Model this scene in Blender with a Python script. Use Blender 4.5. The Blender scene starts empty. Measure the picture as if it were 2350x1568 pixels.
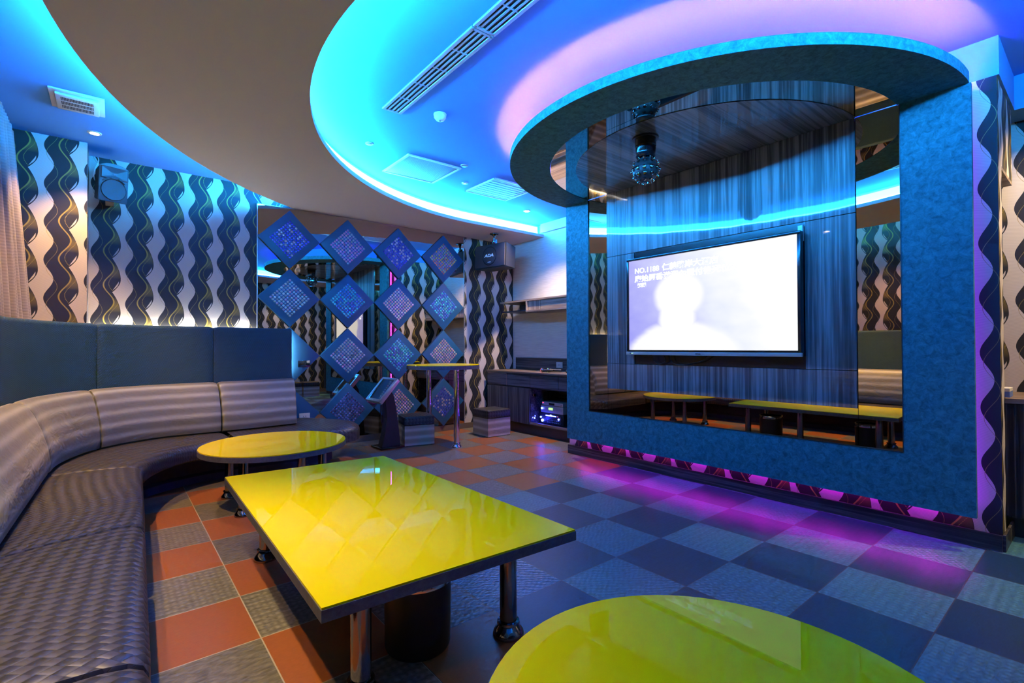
import bpy, bmesh, math, random
from mathutils import Vector, Matrix
random.seed(7)
S = bpy.context.scene
COL = S.collection
PI = math.pi

# ------------------------------------------------------------------ render look
S.view_settings.view_transform = 'Standard'
S.view_settings.look = 'None'
S.view_settings.exposure = 0.0
S.view_settings.gamma = 1.0
S.view_settings.use_curve_mapping = False
try:
    S.cycles.use_denoising = True
    S.cycles.use_light_tree = False
    S.cycles.use_adaptive_sampling = True
    S.cycles.adaptive_threshold = 0.12
    S.cycles.adaptive_min_samples = 16
    S.cycles.max_bounces = 6
    S.cycles.diffuse_bounces = 2
    S.cycles.glossy_bounces = 4
    S.cycles.transmission_bounces = 2
    S.cycles.caustics_reflective = False
    S.cycles.caustics_refractive = False
    S.cycles.sample_clamp_indirect = 6.0
    S.cycles.sample_clamp_direct = 0.0
except Exception:
    pass
w = bpy.data.worlds.new('room_air')
S.world = w
w.use_nodes = True
w.node_tree.nodes['Background'].inputs[0].default_value = (0.02, 0.03, 0.06, 1)
w.node_tree.nodes['Background'].inputs[1].default_value = 0.0

# ------------------------------------------------------------------ camera
f_px, yaw, pitch, roll = 1126.3, math.radians(39.188), math.radians(0.581), math.radians(-0.2237)
cy_, sy_, cp_, sp_ = math.cos(yaw), math.sin(yaw), math.cos(pitch), math.sin(pitch)
Fv = Vector((sy_*cp_, cy_*cp_, sp_)); Rv = Vector((cy_, -sy_, 0)); Uv = Rv.cross(Fv)
R2 = math.cos(roll)*Rv + math.sin(roll)*Uv; U2 = -math.sin(roll)*Rv + math.cos(roll)*Uv
cam = bpy.data.cameras.new('camera'); co = bpy.data.objects.new('camera', cam); COL.objects.link(co)
cam.sensor_width = 36; cam.sensor_fit = 'HORIZONTAL'; cam.lens = f_px/2350*36; cam.clip_start = 0.03
m = Matrix((R2, U2, -Fv)).transposed().to_4x4(); m.translation = Vector((0, 0, 1.15))
co.matrix_world = m
S.camera = co

# ------------------------------------------------------------------ object helpers
WORLD = {}
def link(o):
    COL.objects.link(o); return o
def tag(o, label=None, cat=None, group=None, kind=None):
    if label: o['label'] = label
    if cat: o['category'] = cat
    if group: o['group'] = group
    if kind: o['kind'] = kind
    return o
def thing(name, label, cat, loc, group=None, rz=0.0):
    o = bpy.data.objects.new(name, None); link(o)
    o.empty_display_size = 0.05
    o.location = loc; o.rotation_euler = (0, 0, rz)
    WORLD[o.name] = Matrix.Translation(Vector(loc)) @ Matrix.Rotation(rz, 4, 'Z')
    return tag(o, label, cat, group)
def wm(o): return WORLD.get(o.name, Matrix.Identity(4))
def obj(name, bm, mat, parent=None, smooth=None, local=False, label=None, kind=None):
    """bm in world coordinates (or in the parent's own frame when local)"""
    me = bpy.data.meshes.new(name)
    bmesh.ops.recalc_face_normals(bm, faces=bm.faces)
    bm.to_mesh(me); bm.free()
    mats = mat if isinstance(mat, (list, tuple)) else [mat]
    for x in mats: me.materials.append(x)
    o = bpy.data.objects.new(name, me); link(o)
    if smooth is not None:
        me.shade_smooth()
        try: me.set_sharp_from_angle(angle=math.radians(smooth))
        except Exception: pass
    if parent is not None:
        o.parent = parent
        if not local:
            o.matrix_parent_inverse = wm(parent).inverted()
        else:
            WORLD[o.name] = wm(parent)
    if label: o['label'] = label
    if kind: o['kind'] = kind
    return o
def struct(name, bm, mat, smooth=None):
    o = obj(name, bm, mat, None, smooth); o['kind'] = 'structure'; return o
def dup(root, loc, rz=None, label=None, group=None):
    r = root.copy(); link(r); r.location = loc
    if rz is not None: r.rotation_euler = (0, 0, rz)
    if label: r['label'] = label
    if group: r['group'] = group
    for ch in list(root.children):
        c = ch.copy(); link(c); c.parent = r
        for g in list(ch.children):
            d = g.copy(); link(d); d.parent = c
    return r

# ------------------------------------------------------------------ mesh helpers
def new(): return bmesh.new()
def box(bm, x0, x1, y0, y1, z0, z1, M=None, mi=0, bevel=0.0, seg=2):
    r = bmesh.ops.create_cube(bm, size=1.0)
    vs = r['verts']
    T = Matrix.Translation(((x0+x1)/2, (y0+y1)/2, (z0+z1)/2)) @ Matrix.Diagonal((x1-x0, y1-y0, z1-z0, 1))
    bmesh.ops.transform(bm, matrix=T, verts=vs)
    fs = set()
    for v in vs:
        for f in v.link_faces: fs.add(f)
    for f in fs: f.material_index = mi
    if bevel > 0:
        es = set()
        for f in fs:
            for e in f.edges: es.add(e)
        rr = bmesh.ops.bevel(bm, geom=list(es), offset=bevel, segments=seg, affect='EDGES', profile=0.6)
        vs = [v for v in bm.verts if v in set(rr['verts'])] + [v for v in vs if v.is_valid]
        vs = list(set(vs))
        for f in rr['faces']: f.material_index = mi
    if M is not None: bmesh.ops.transform(bm, matrix=M, verts=[v for v in vs if v.is_valid])
    return bm
def prism(bm, poly, z0, z1, mi_side=0, mi_bot=None, mi_top=None):
    a = [bm.verts.new((p[0], p[1], z0)) for p in poly]
    b = [bm.verts.new((p[0], p[1], z1)) for p in poly]
    n = len(poly)
    f = bm.faces.new(a[::-1]); f.material_index = mi_side if mi_bot is None else mi_bot
    f = bm.faces.new(b); f.material_index = mi_side if mi_top is None else mi_top
    for i in range(n):
        f = bm.faces.new((a[i], a[(i+1) % n], b[(i+1) % n], b[i])); f.material_index = mi_side
    return bm
def lathe(bm, prof, cx=0, cy=0, seg=32, mi=0, M=None, a0=0, a1=2*PI):
    """prof: list of (r,z)"""
    full = abs(a1-a0-2*PI) < 1e-6
    n = seg if full else seg+1
    rings = []
    vs = []
    for r, z in prof:
        if r < 1e-6:
            v = bm.verts.new((cx, cy, z)); rings.append([v]*n); vs.append(v)
        else:
            ring = [bm.verts.new((cx+r*math.cos(a0+(a1-a0)*i/seg), cy+r*math.sin(a0+(a1-a0)*i/seg), z)) for i in range(n)]
            rings.append(ring); vs += ring
    for k in range(len(rings)-1):
        A, B = rings[k], rings[k+1]
        for i in range(seg):
            j = (i+1) % n
            q = []
            for v in (A[i], A[j], B[j], B[i]):
                if v not in q: q.append(v)
            if len(q) >= 3:
                try:
                    f = bm.faces.new(q); f.material_index = mi
                except ValueError: pass
    if M is not None: bmesh.ops.transform(bm, matrix=M, verts=vs)
    return bm
def disc(bm, r, z0, z1, cx=0, cy=0, seg=32, M=None, mi=0, bev=0.0):
    if bev > 0:
        pr = [(0, z0), (r-bev, z0), (r-bev*.3, z0+bev*.3), (r, z0+bev), (r, z1-bev), (r-bev*.3, z1-bev*.3), (r-bev, z1), (0, z1)]
    else: pr = [(0, z0), (r, z0), (r, z1), (0, z1)]
    return lathe(bm, pr, cx, cy, seg, mi, M)
def tube(bm, pts, r, seg=10, closed=False, caps=True, mi=0):
    pts = [Vector(p) for p in pts]
    rings = []
    n = len(pts)
    prev = None
    for i, p in enumerate(pts):
        if closed: d = pts[(i+1) % n]-pts[i-1]
        else: d = pts[min(i+1, n-1)]-pts[max(i-1, 0)]
        d.normalize()
        if prev is None:
            up = Vector((0, 0, 1)) if abs(d.z) < .9 else Vector((1, 0, 0))
            x = d.cross(up).normalized()
        else:
            x = (prev - d*prev.dot(d)).normalized()
        prev = x
        y = d.cross(x)
        rr = r[i] if isinstance(r, (list, tuple)) else r
        rings.append([bm.verts.new(p + rr*(math.cos(2*PI*k/seg)*x + math.sin(2*PI*k/seg)*y)) for k in range(seg)])
    m_ = n if closed else n-1
    for i in range(m_):
        A, B = rings[i], rings[(i+1) % n]
        for k in range(seg):
            f = bm.faces.new((A[k], A[(k+1) % seg], B[(k+1) % seg], B[k])); f.material_index = mi
    if caps and not closed:
        bm.faces.new(rings[0][::-1]).material_index = mi; bm.faces.new(rings[-1]).material_index = mi
    return bm
def quad_uv(bm, pts, uvs, mi=0):
    uvl = bm.loops.layers.uv.verify()
    f = bm.faces.new([bm.verts.new(p) for p in pts]); f.material_index = mi
    for l, uv in zip(f.loops, uvs): l[uvl].uv = uv
    return f
def box_uv(bm, x0, x1, y0, y1, z0, z1, mi=0, faces='xXyYzZ'):
    """box whose vertical faces carry metre UVs running along the wall"""
    P = lambda x, y, z: (x, y, z)
    if 'x' in faces: quad_uv(bm, [P(x0,y1,z0),P(x0,y0,z0),P(x0,y0,z1),P(x0,y1,z1)], [(-y1,z0),(-y0,z0),(-y0,z1),(-y1,z1)], mi)
    if 'X' in faces: quad_uv(bm, [P(x1,y0,z0),P(x1,y1,z0),P(x1,y1,z1),P(x1,y0,z1)], [(y0,z0),(y1,z0),(y1,z1),(y0,z1)], mi)
    if 'y' in faces: quad_uv(bm, [P(x0,y0,z0),P(x1,y0,z0),P(x1,y0,z1),P(x0,y0,z1)], [(x0,z0),(x1,z0),(x1,z1),(x0,z1)], mi)
    if 'Y' in faces: quad_uv(bm, [P(x1,y1,z0),P(x0,y1,z0),P(x0,y1,z1),P(x1,y1,z1)], [(-x1,z0),(-x0,z0),(-x0,z1),(-x1,z1)], mi)
    if 'z' in faces: quad_uv(bm, [P(x0,y1,z0),P(x1,y1,z0),P(x1,y0,z0),P(x0,y0,z0)], [(x0,y1),(x1,y1),(x1,y0),(x0,y0)], mi)
    if 'Z' in faces: quad_uv(bm, [P(x0,y0,z1),P(x1,y0,z1),P(x1,y1,z1),P(x0,y1,z1)], [(x0,y0),(x1,y0),(x1,y1),(x0,y1)], mi)
    bmesh.ops.remove_doubles(bm, verts=bm.verts, dist=1e-5)
    return bm
def shift_uv(bm, du, dv=0.0):
    uvl = bm.loops.layers.uv.verify()
    for f in bm.faces:
        for l in f.loops: l[uvl].uv.x += du; l[uvl].uv.y += dv
    return bm
def arc(cx, cy, r, a0, a1, n):
    return [(cx+r*math.cos(math.radians(a0+(a1-a0)*i/n)), cy+r*math.sin(math.radians(a0+(a1-a0)*i/n))) for i in range(n+1)]
def catmull(P, n):
    P = [Vector(p) for p in P]; out = []
    for i in range(len(P)-1):
        p0 = P[max(i-1, 0)]; p1 = P[i]; p2 = P[i+1]; p3 = P[min(i+2, len(P)-1)]
        for k in range(n):
            t = k/n
            out.append(0.5*((2*p1)+(-p0+p2)*t+(2*p0-5*p1+4*p2-p3)*t*t+(-p0+3*p1-3*p2+p3)*t**3))
    out.append(P[-1]); return out

# ------------------------------------------------------------------ materials
class X:
    """tiny expression builder for shader maths"""
    def __init__(s, nt, sock): s.nt = nt; s.s = sock
    def _m(s, op, a, b=None, c=None):
        n = s.nt.nodes.new('ShaderNodeMath'); n.operation = op
        for i, v in enumerate((a, b, c)):
            if v is None: continue
            if isinstance(v, X): s.nt.links.new(v.s, n.inputs[i])
            else: n.inputs[i].default_value = v
        return X(s.nt, n.outputs[0])
    def __add__(s, o): return s._m('ADD', s, o)
    __radd__ = __add__
    def __sub__(s, o): return s._m('SUBTRACT', s, o)
    def __rsub__(s, o): return s._m('SUBTRACT', o, s)
    def __mul__(s, o): return s._m('MULTIPLY', s, o)
    __rmul__ = __mul__
    def __truediv__(s, o): return s._m('DIVIDE', s, o)
    def cos(s): return s._m('COSINE', s)
    def sin(s): return s._m('SINE', s)
    def abs(s): return s._m('ABSOLUTE', s)
    def frac(s): return s._m('FRACT', s)
    def floor(s): return s._m('FLOOR', s)
    def lt(s, o): return s._m('LESS_THAN', s, o)
    def gt(s, o): return s._m('GREATER_THAN', s, o)
    def mod(s, o): return s._m('FLOORED_MODULO', s, o)
    def max(s, o): return s._m('MAXIMUM', s, o)
    def min(s, o): return s._m('MINIMUM', s, o)
    def pow(s, o): return s._m('POWER', s, o)
class NT:
    def __init__(s, name):
        s.mat = bpy.data.materials.new(name); s.mat.use_nodes = True
        s.nt = s.mat.node_tree; s.b = s.nt.nodes['Principled BSDF']
    def new(s, t, **kw):
        n = s.nt.nodes.new(t)
        for k, v in kw.items(): setattr(n, k, v)
        return n
    def link(s, a, b): s.nt.links.new(a.s if isinstance(a, X) else a, b)
    def coord(s, which='Object'):
        return s.new('ShaderNodeTexCoord').outputs[which]
    def pos(s): return s.new('ShaderNodeNewGeometry').outputs['Position']
    def xyz(s, sock):
        n = s.new('ShaderNodeSeparateXYZ'); s.link(sock, n.inputs[0])
        return [X(s.nt, o) for o in n.outputs]
    def comb(s, x, y, z):
        n = s.new('ShaderNodeCombineXYZ')
        for i, v in enumerate((x, y, z)):
            if isinstance(v, X): s.link(v, n.inputs[i])
            else: n.inputs[i].default_value = v
        return n.outputs[0]
    def noise(s, vec, scale=5, detail=2, rough=.5, dist=0.0):
        n = s.new('ShaderNodeTexNoise'); s.link(vec, n.inputs['Vector'])
        n.inputs['Scale'].default_value = scale; n.inputs['Detail'].default_value = detail
        n.inputs['Roughness'].default_value = rough; n.inputs['Distortion'].default_value = dist
        return X(s.nt, n.outputs[0])
    def white(s, vec):
        n = s.new('ShaderNodeTexWhiteNoise'); s.link(vec, n.inputs['Vector']); return X(s.nt, n.outputs['Value'])
    def scale(s, vec, v):
        n = s.new('ShaderNodeVectorMath', operation='MULTIPLY'); s.link(vec, n.inputs[0]); n.inputs[1].default_value = v
        return n.outputs[0]
    def ramp(s, fac, stops):
        n = s.new('ShaderNodeValToRGB'); s.link(fac, n.inputs[0])
        e = n.color_ramp.elements
        while len(e) < len(stops): e.new(.5)
        for el, (p, c) in zip(e, stops): el.position = p; el.color = (*c, 1)
        return n.outputs[0]
    def mix(s, fac, a, b):
        n = s.new('ShaderNodeMix', data_type='RGBA')
        if isinstance(fac, X): s.link(fac, n.inputs[0])
        else: n.inputs[0].default_value = fac
        for v, i in ((a, 6), (b, 7)):
            if isinstance(v, tuple): n.inputs[i].default_value = (*v, 1)
            else: s.link(v, n.inputs[i])
        return n.outputs[2]
    def color(s, c):
        if isinstance(c, tuple): s.b.inputs['Base Color'].default_value = (*c, 1)
        else: s.link(c, s.b.inputs['Base Color'])
    def bump(s, h, strength=.3, dist=.01):
        n = s.new('ShaderNodeBump'); s.link(h, n.inputs['Height'])
        n.inputs['Strength'].default_value = strength; n.inputs['Distance'].default_value = dist
        s.link(n.outputs[0], s.b.inputs['Normal'])
    def set(s, **kw):
        for k, v in kw.items():
            i = s.b.inputs[k.replace('_', ' ')]
            if isinstance(v, X): s.link(v, i)
            else: i.default_value = v
        return s
def plain(name, c, rough=.5, metal=0.0, bump=None, var=0.0, **kw):
    n = NT(name); n.color(c); n.set(Roughness=rough, Metallic=metal, **kw)
    v = n.coord('Object')
    if var > 0:
        k = n.noise(v, 30, 3)
        n.color(n.mix(k, tuple(max(0, x*(1-var)) for x in c), tuple(min(1, x*(1+var)) for x in c)))
    if bump:
        n.bump(n.noise(v, bump[0], 3), bump[1], .004)
    return n.mat
def emit(name, c, s, base=(0.8, 0.8, 0.8)):
    n = NT(name); n.color(base); n.set(Roughness=.4)
    n.b.inputs['Emission Color'].default_value = (*c, 1); n.b.inputs['Emission Strength'].default_value = s
    return n.mat

def wallpaper_mat():
    n = NT('wave_wallpaper')
    u, v, _ = n.xyz(n.coord('UV'))
    p, q = 0.2455, 0.311
    U = u/p+0.28
    a = U.frac()-0.28
    s = ((v-2.284)/q+U.floor().mod(2.0)*0.5).frac()
    def cs(ph): return ((s-ph)*(2*PI)).cos()
    w1 = (s*(.5/.38)).min(.5); w2 = ((s-.38).max(0.0))*(.5/.62)
    Le = ((w1+w2)*PI).sin().max(0.0001).pow(.9)*.25
    Re = .50+.12*cs(.16)
    body = a.gt(Le)*a.lt(Re)
    leafw = ((s-.05)*(PI/.28)).sin()*.026
    leaf = (a-(Le-.052)).abs().lt(leafw)*s.gt(.05)*s.lt(.33)
    light = body.max(leaf)
    G1 = -.10-.15*cs(.21); G2 = .045-.145*cs(.25); G3 = .577+.137*cs(-.035)
    out = 1.0-light
    g1 = (a-G1).abs().lt(.021)*out
    g2 = (a-G2).abs().lt(.009)*out*((v*(1/.011)).frac().lt(.6))
    g3 = (a-G3).abs().lt(.006)
    rib = a.gt(G1)*a.lt(Le-.012)*s.gt(.40)*s.lt(.84)*((s-.40)*(PI/.44)).sin()
    lines = ((v*(2*PI/.0085)+u*150.0+cs(.1)*5.0).sin()*.5+.5)
    grain = n.noise(n.comb(u, v, 0.0), 420, 2)
    cream = n.mix(lines*.45+grain*.4, (.76, .71, .63), (.50, .46, .41))
    dark = n.mix(grain, (.020, .022, .023), (.040, .040, .038))
    c = n.mix(rib*.75, dark, (.20, .155, .045))
    c = n.mix(light, c, cream)
    c = n.mix(g1.max(g2)*.9, c, (.42, .31, .06))
    c = n.mix(g3*.8, c, (.34, .26, .08))
    n.color(c); n.set(Roughness=.55); n.b.inputs['Specular IOR Level'].default_value = .2
    n.bump(light*lines*.6+g1*.5, .12, .002)
    return n.mat
def ribbed_paper_mat():
    n = NT('white_ribbed_wallpaper')
    x, y, z = n.xyz(n.pos())
    k = n.noise(n.comb(y*6.0, z*150.0, x), 1, 3)
    n.color(n.mix(k, (.48, .465, .45), (.92, .90, .87))); n.set(Roughness=.6)
    n.bump(k, .25, .003)
    return n.mat
def streak_wood(name, axis, c0, c1, c2, rough=.4, fine=1.0, coat=0.0, wavy=0.0, spec=.5):
    """zebra-like veneer whose streaks run along an axis"""
    n = NT(name)
    x, y, z = n.xyz(n.pos())
    lo, hi = 1.3*fine, 60.0*fine
    if axis == 'z': vec = n.comb(x*hi, y*hi, z*lo)
    elif axis == 'y': vec = n.comb(x*hi, y*lo, z*hi)
    else: vec = n.comb(x*lo, y*hi, z*hi)
    k = n.noise(vec, 1.0, 4, .65)
    vec2 = n.scale(vec, (.22, .22, .22))
    k2 = n.noise(vec2, 1.0, 3, .6)
    kk = k*.6+k2*.5
    n.color(n.ramp(kk, [(.42, c0), (.53, c1), (.63, c2)]))
    n.set(Roughness=rough)
    n.b.inputs['Specular IOR Level'].default_value = spec
    if coat: n.b.inputs['Coat Weight'].default_value = coat; n.b.inputs['Coat Roughness'].default_value = .03
    if wavy:
        big = n.noise(n.comb(x*3.0, y*3.0, z*1.6), 1.0, 1)
        n.bump(big, wavy, .02)
        bn = [q for q in n.nt.nodes if q.type == 'BUMP'][0]
        n.link(bn.outputs[0], n.b.inputs['Coat Normal'])
    return n.mat
def floor_mat():
    n = NT('checkered_floor_tile')
    x, y, z = n.xyz(n.pos())
    X0, Y0, sx, sy = .462, .465, .4175, .42
    a = (x-X0)/sx; b = (y-Y0)/sy
    ia, ib = a.floor(), b.floor()
    fa, fb = a.frac(), b.frac()
    par = (ia+ib).mod(2.0)                     # 1 -> brown tile
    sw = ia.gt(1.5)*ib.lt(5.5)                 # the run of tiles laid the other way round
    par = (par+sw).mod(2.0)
    rnd = n.white(n.comb(ia, ib, 3.0)); rnd2 = n.white(n.comb(ia, ib, 9.0))
    p = n.comb(x, y, 0.0)
    sm = n.noise(n.comb(x*40.0, y*200.0, 0.0), 1.0, 3)
    flake = n.noise(n.comb(x*26.0+rnd*7.0, y*70.0, 0.0), 1.0, 2, .5, .6)
    ridge = ((x*150.0+(y*55.0).sin()*1.1).sin()*(y*190.0).sin())*.5+.5
    brown = n.mix(sm, (.26, .078, .014), (.40, .125, .024))
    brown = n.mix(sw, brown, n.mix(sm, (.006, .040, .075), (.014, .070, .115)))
    flake = (flake-.5)*1.7+.5
    dot = ((x*(PI/.026)).sin()*(y*(PI/.038)).sin()).abs().pow(2.0)*(rnd2.gt(.35))
    flake = flake*.75+dot*.45
    grey = n.mix(flake, (.075, .072, .060), (.30, .285, .245))
    grey = n.mix(sw, grey, n.mix(flake, (.035, .13, .18), (.11, .31, .40)))  # blue light is put into the grey tile colour of this run
    dk = n.mix(rnd*.5, (1, 1, 1), (.72, .74, .78))
    c = n.mix(par, grey, brown)
    m_ = n.new('ShaderNodeMix', data_type='RGBA', blend_type='MULTIPLY'); m_.inputs[0].default_value = 1
    n.link(c, m_.inputs[6]); n.link(dk, m_.inputs[7]); c = m_.outputs[2]
    g = fa.lt(.006).max(fa.gt(.994)).max(fb.lt(.006)).max(fb.gt(.994))
    gd = n.mix(ia.gt(.5), (.42, .38, .32), (.06, .06, .065))
    c = n.mix(g, c, gd)
    n.color(c)
    n.set(Roughness=(par*.05+.30+flake*.08))
    h = (flake*.8+ridge*.5)*(1.0-par)+sm*.15*par-g*1.2
    n.bump(h, .45, .004)
    return n.mat
def felt_mat(name, c0, c1, rough=.75, sc=26.0):
    n = NT(name)
    v = n.pos()
    k = n.noise(v, sc, 5, .7, .7)
    k2 = n.noise(v, sc*5, 2)
    kk = k*.85+k2*.15
    n.color(n.ramp(kk, [(.34, c0), (.66, c1)])); n.set(Roughness=rough)
    n.bump(k, .15, .003)
    return n.mat
def weave_mat():
    n = NT('woven_black_leather')
    u, v, _ = n.xyz(n.coord('UV'))
    cell = .040
    a = (u+v*.74)/cell; b = (u-v*.74)/cell
    fa, fb = a.frac(), b.frac()
    ck = (a.floor()+b.floor()).mod(2.0)
    ra = (fa*PI).sin(); rb = (fb*PI).sin()
    h = ck*(rb.pow(.6)+fa*.25)+(1.0-ck)*(ra.pow(.6)+fb*.25)
    edge = ck*(fa.lt(.06).max(fa.gt(.94)))+(1.0-ck)*(fb.lt(.06).max(fb.gt(.94)))
    c = n.mix(ck, (.022, .0215, .020), (.054, .051, .046))
    n.color(n.mix(edge*.75, c, (.010, .010, .010)))
    n.set(Roughness=(ck*.06+.40))
    n.bump(h-edge*.5, .45, .005)
    return n.mat
def satin_mat(name, c0, c1, per=.095):
    n = NT(name)
    u, v, _ = n.xyz(n.coord('UV'))
    wob = n.noise(n.comb(u*3.0, v*.5, 0.0), 2.0, 2)
    s = ((v/per+wob*.12)*2*PI).sin()*.5+.5
    st = s.pow(2.2)
    gr = n.noise(n.comb(u*30.0, v*260.0, 0.0), 1.0, 2)
    n.color(n.mix(st*.85+gr*.15, c0, c1))
    n.set(Roughness=(.50-st*.14))
    n.b.inputs['Sheen Weight'].default_value = .15
    wr = n.noise(n.comb(u*5.0, v*9.0, 0.0), 1.0, 3, .6, .5)
    n.bump(wr, .35, .03)
    return n.mat
def dotted_fabric():
    n = NT('dotted_navy_upholstery')
    u, v, _ = n.xyz(n.coord('UV'))
    d = (u*(2*PI/.016)).sin()*(v*(2*PI/.013)).sin()
    n.color(n.mix(d*.5+.5, (.006, .034, .052), (.024, .100, .140))); n.set(Roughness=.6)
    n.bump(d, .4, .004)
    return n.mat
def yellow_mat():
    n = NT('yellow_glass_top')
    n.color((.78, .60, .004)); n.set(Roughness=.45)
    n.b.inputs['Coat Weight'].default_value = .6; n.b.inputs['Coat Roughness'].default_value = .015
    n.b.inputs['Coat IOR'].default_value = 1.38
    k = n.noise(n.pos(), 500, 1)
    n.color(n.mix(k, (.70, .56, .001), (.84, .68, .002))); n.b.inputs['Specular IOR Level'].default_value = 0.0
    return n.mat
def mirror_mat(name, c):
    n = NT(name); n.set(Metallic=1.0, Roughness=.008)
    k = n.noise(n.coord('Object'), 1.2, 1)
    n.color(n.mix(k, c, tuple(x*.96 for x in c)))
    return n.mat
def sequin_mat():
    n = NT('holographic_sequin'); n.set(Metallic=.62, Roughness=.2)
    oi = n.new('ShaderNodeObjectInfo')
    x, y, z = n.xyz(n.coord('Object'))
    k = (x*240.0+X(n.nt, oi.outputs['Random'])*6.0).sin()*.5+.5
    n.color(n.mix(k*.25, oi.outputs['Color'], (.75, .8, .85)))
    return n.mat

M = {}
M['paper'] = wallpaper_mat()
M['ribbed'] = ribbed_paper_mat()
M['floor'] = floor_mat()
M['white'] = plain('white_ceiling_paint', (.80, .80, .80), .7, bump=(60, .03))
M['ceil'] = plain('ceiling_with_led_blue', (.10, .40, .90), .7, bump=(60, .03))  # blue of the LED light is put into this colour; real paint unknown
M['taupe'] = plain('taupe_soffit_paint', (.72, .71, .74), .75, bump=(60, .03))
M['felt'] = felt_mat('mottled_slate_board', (.010, .10, .125), (.050, .27, .31))
M['felt_dark'] = felt_mat('mottled_slate_underside', (.085, .10, .115), (.17, .19, .21))
M['edge'] = felt_mat('slate_table_edge', (.06, .065, .075), (.12, .13, .145), .5, 40)
M['wood_v'] = streak_wood('dark_zebra_veneer_upright', 'z', (.010, .009, .010), (.035, .032, .034), (.125, .115, .115))
M['wood_h'] = streak_wood('dark_zebra_veneer_level', 'y', (.010, .009, .010), (.035, .032, .034), (.125, .115, .115))
M['wood_top'] = streak_wood('brown_zebra_counter', 'y', (.08, .055, .04), (.17, .12, .085), (.30, .22, .16), .45)
M['wood_shelf'] = streak_wood('striped_oak_shelf', 'y', (.07, .05, .035), (.22, .165, .12), (.42, .34, .26), .45)
M['wood_shelf_v'] = streak_wood('striped_oak_shelf_upright', 'z', (.07, .05, .035), (.22, .165, .12), (.42, .34, .26), .45)
M['gloss_v'] = streak_wood('glossy_streaked_panel', 'z', (.030, .034, .040), (.085, .095, .105), (.25, .27, .29), .35, .8, 1.0, .06)
M['gloss_x'] = streak_wood('glossy_streaked_ceiling', 'x', (.030, .034, .040), (.085, .095, .105), (.25, .27, .29), .35, .8, 1.0, .03)
M['mirror'] = mirror_mat('bronze_mirror', (.78, .60, .38))
M['mirror_b'] = mirror_mat('smoked_mirror', (.62, .56, .48))
M['weave'] = weave_mat()
M['satin'] = satin_mat('striped_satin', (.150, .152, .120), (.43, .47, .44))
M['satin_stool'] = satin_mat('striped_satin_stool', (.33, .26, .17), (.64, .57, .47), .085)
M['navy'] = dotted_fabric()
M['velvet'] = plain('dark_velvet_plinth', (.06, .055, .12), .8, bump=(90, .2), var=.3)
M['yellow'] = yellow_mat()
M['chrome'] = plain('chrome', (.80, .80, .82), .09, 1.0)
M['black_chrome'] = plain('dark_chrome', (.30, .30, .32), .10, 1.0)
M['black'] = plain('black_plastic', (.018, .018, .02), .45)
M['black_gloss'] = plain('black_gloss_plastic', (.012, .012, .014), .15)
M['grille'] = plain('grille_cloth', (.03, .03, .035), .7, bump=(500, .4))
M['grey_plastic'] = plain('grey_speaker_shell', (.045, .048, .052), .4)
M['white_plastic'] = plain('white_plastic', (.82, .82, .80), .4)
M['silver'] = plain('silver_plastic', (.55, .56, .58), .3, .4)
M['silver_b'] = plain('brushed_silver', (.60, .62, .65), .3, .8)
M['leather'] = M['weave']
M['slot'] = plain('dark_slot', (.02, .02, .022), .6)
M['blue_tile'] = plain('satin_slate_tile', (.018, .115, .25), .38, bump=(40, .02))
M['sequin'] = sequin_mat()
M['trim'] = plain('dark_trim', (.03, .028, .028), .35)
M['gold_trim'] = plain('warm_wood_trim', (.16, .12, .09), .45)
def curtain_mat():
    n = NT('ribbed_pale_curtain')
    x, y, z = n.xyz(n.pos())
    k = (z*300.0).sin()*.5+.5
    n.color(n.mix(k*.4, (.66, .58, .58), (.42, .36, .38))); n.set(Roughness=.6)
    n.b.inputs['Sheen Weight'].default_value = .3
    n.bump(k, .3, .003)
    return n.mat
M['curtain'] = curtain_mat()
# light sources
CY = (.016, .33, 1.0)
VI = (.120, .018, 1.0)
M['led_cyan'] = emit('cyan_led', CY, 62)
M['led_cyan_tube'] = emit('cyan_led_tube', CY, 720)
M['led_cyan_out'] = emit('cyan_led_outer', CY, 330)
M['led_violet'] = emit('violet_led', VI, 3000)
M['led_magenta'] = emit('magenta_led', (.75, .01, 1.0), 32)
M['led_purple'] = emit('purple_led', (.26, .005, 1.0), 8)
M['led_white'] = emit('white_led', (1.0, .95, .88), 130)
M['lamp_warm'] = emit('warm_lamp_face', (1.0, .85, .6), 60)
M['dot_blue'] = emit('blue_indicator', (.05, .08, 1.0), 30)
M['dot_white'] = emit('white_indicator', (.12, .18, 1.0), 7)
M['dot_green'] = emit('green_indicator', (.5, 1.0, .02), 1.2)
M['dot_red'] = emit('red_indicator', (1.0, .05, .05), 1.2)
M['dot_amber'] = emit('amber_indicator', (1.0, .45, .03), 6)
M['print'] = emit('pale_lettering', (.25, .6, 1.0), .25, (.8, .85, .9))

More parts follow.
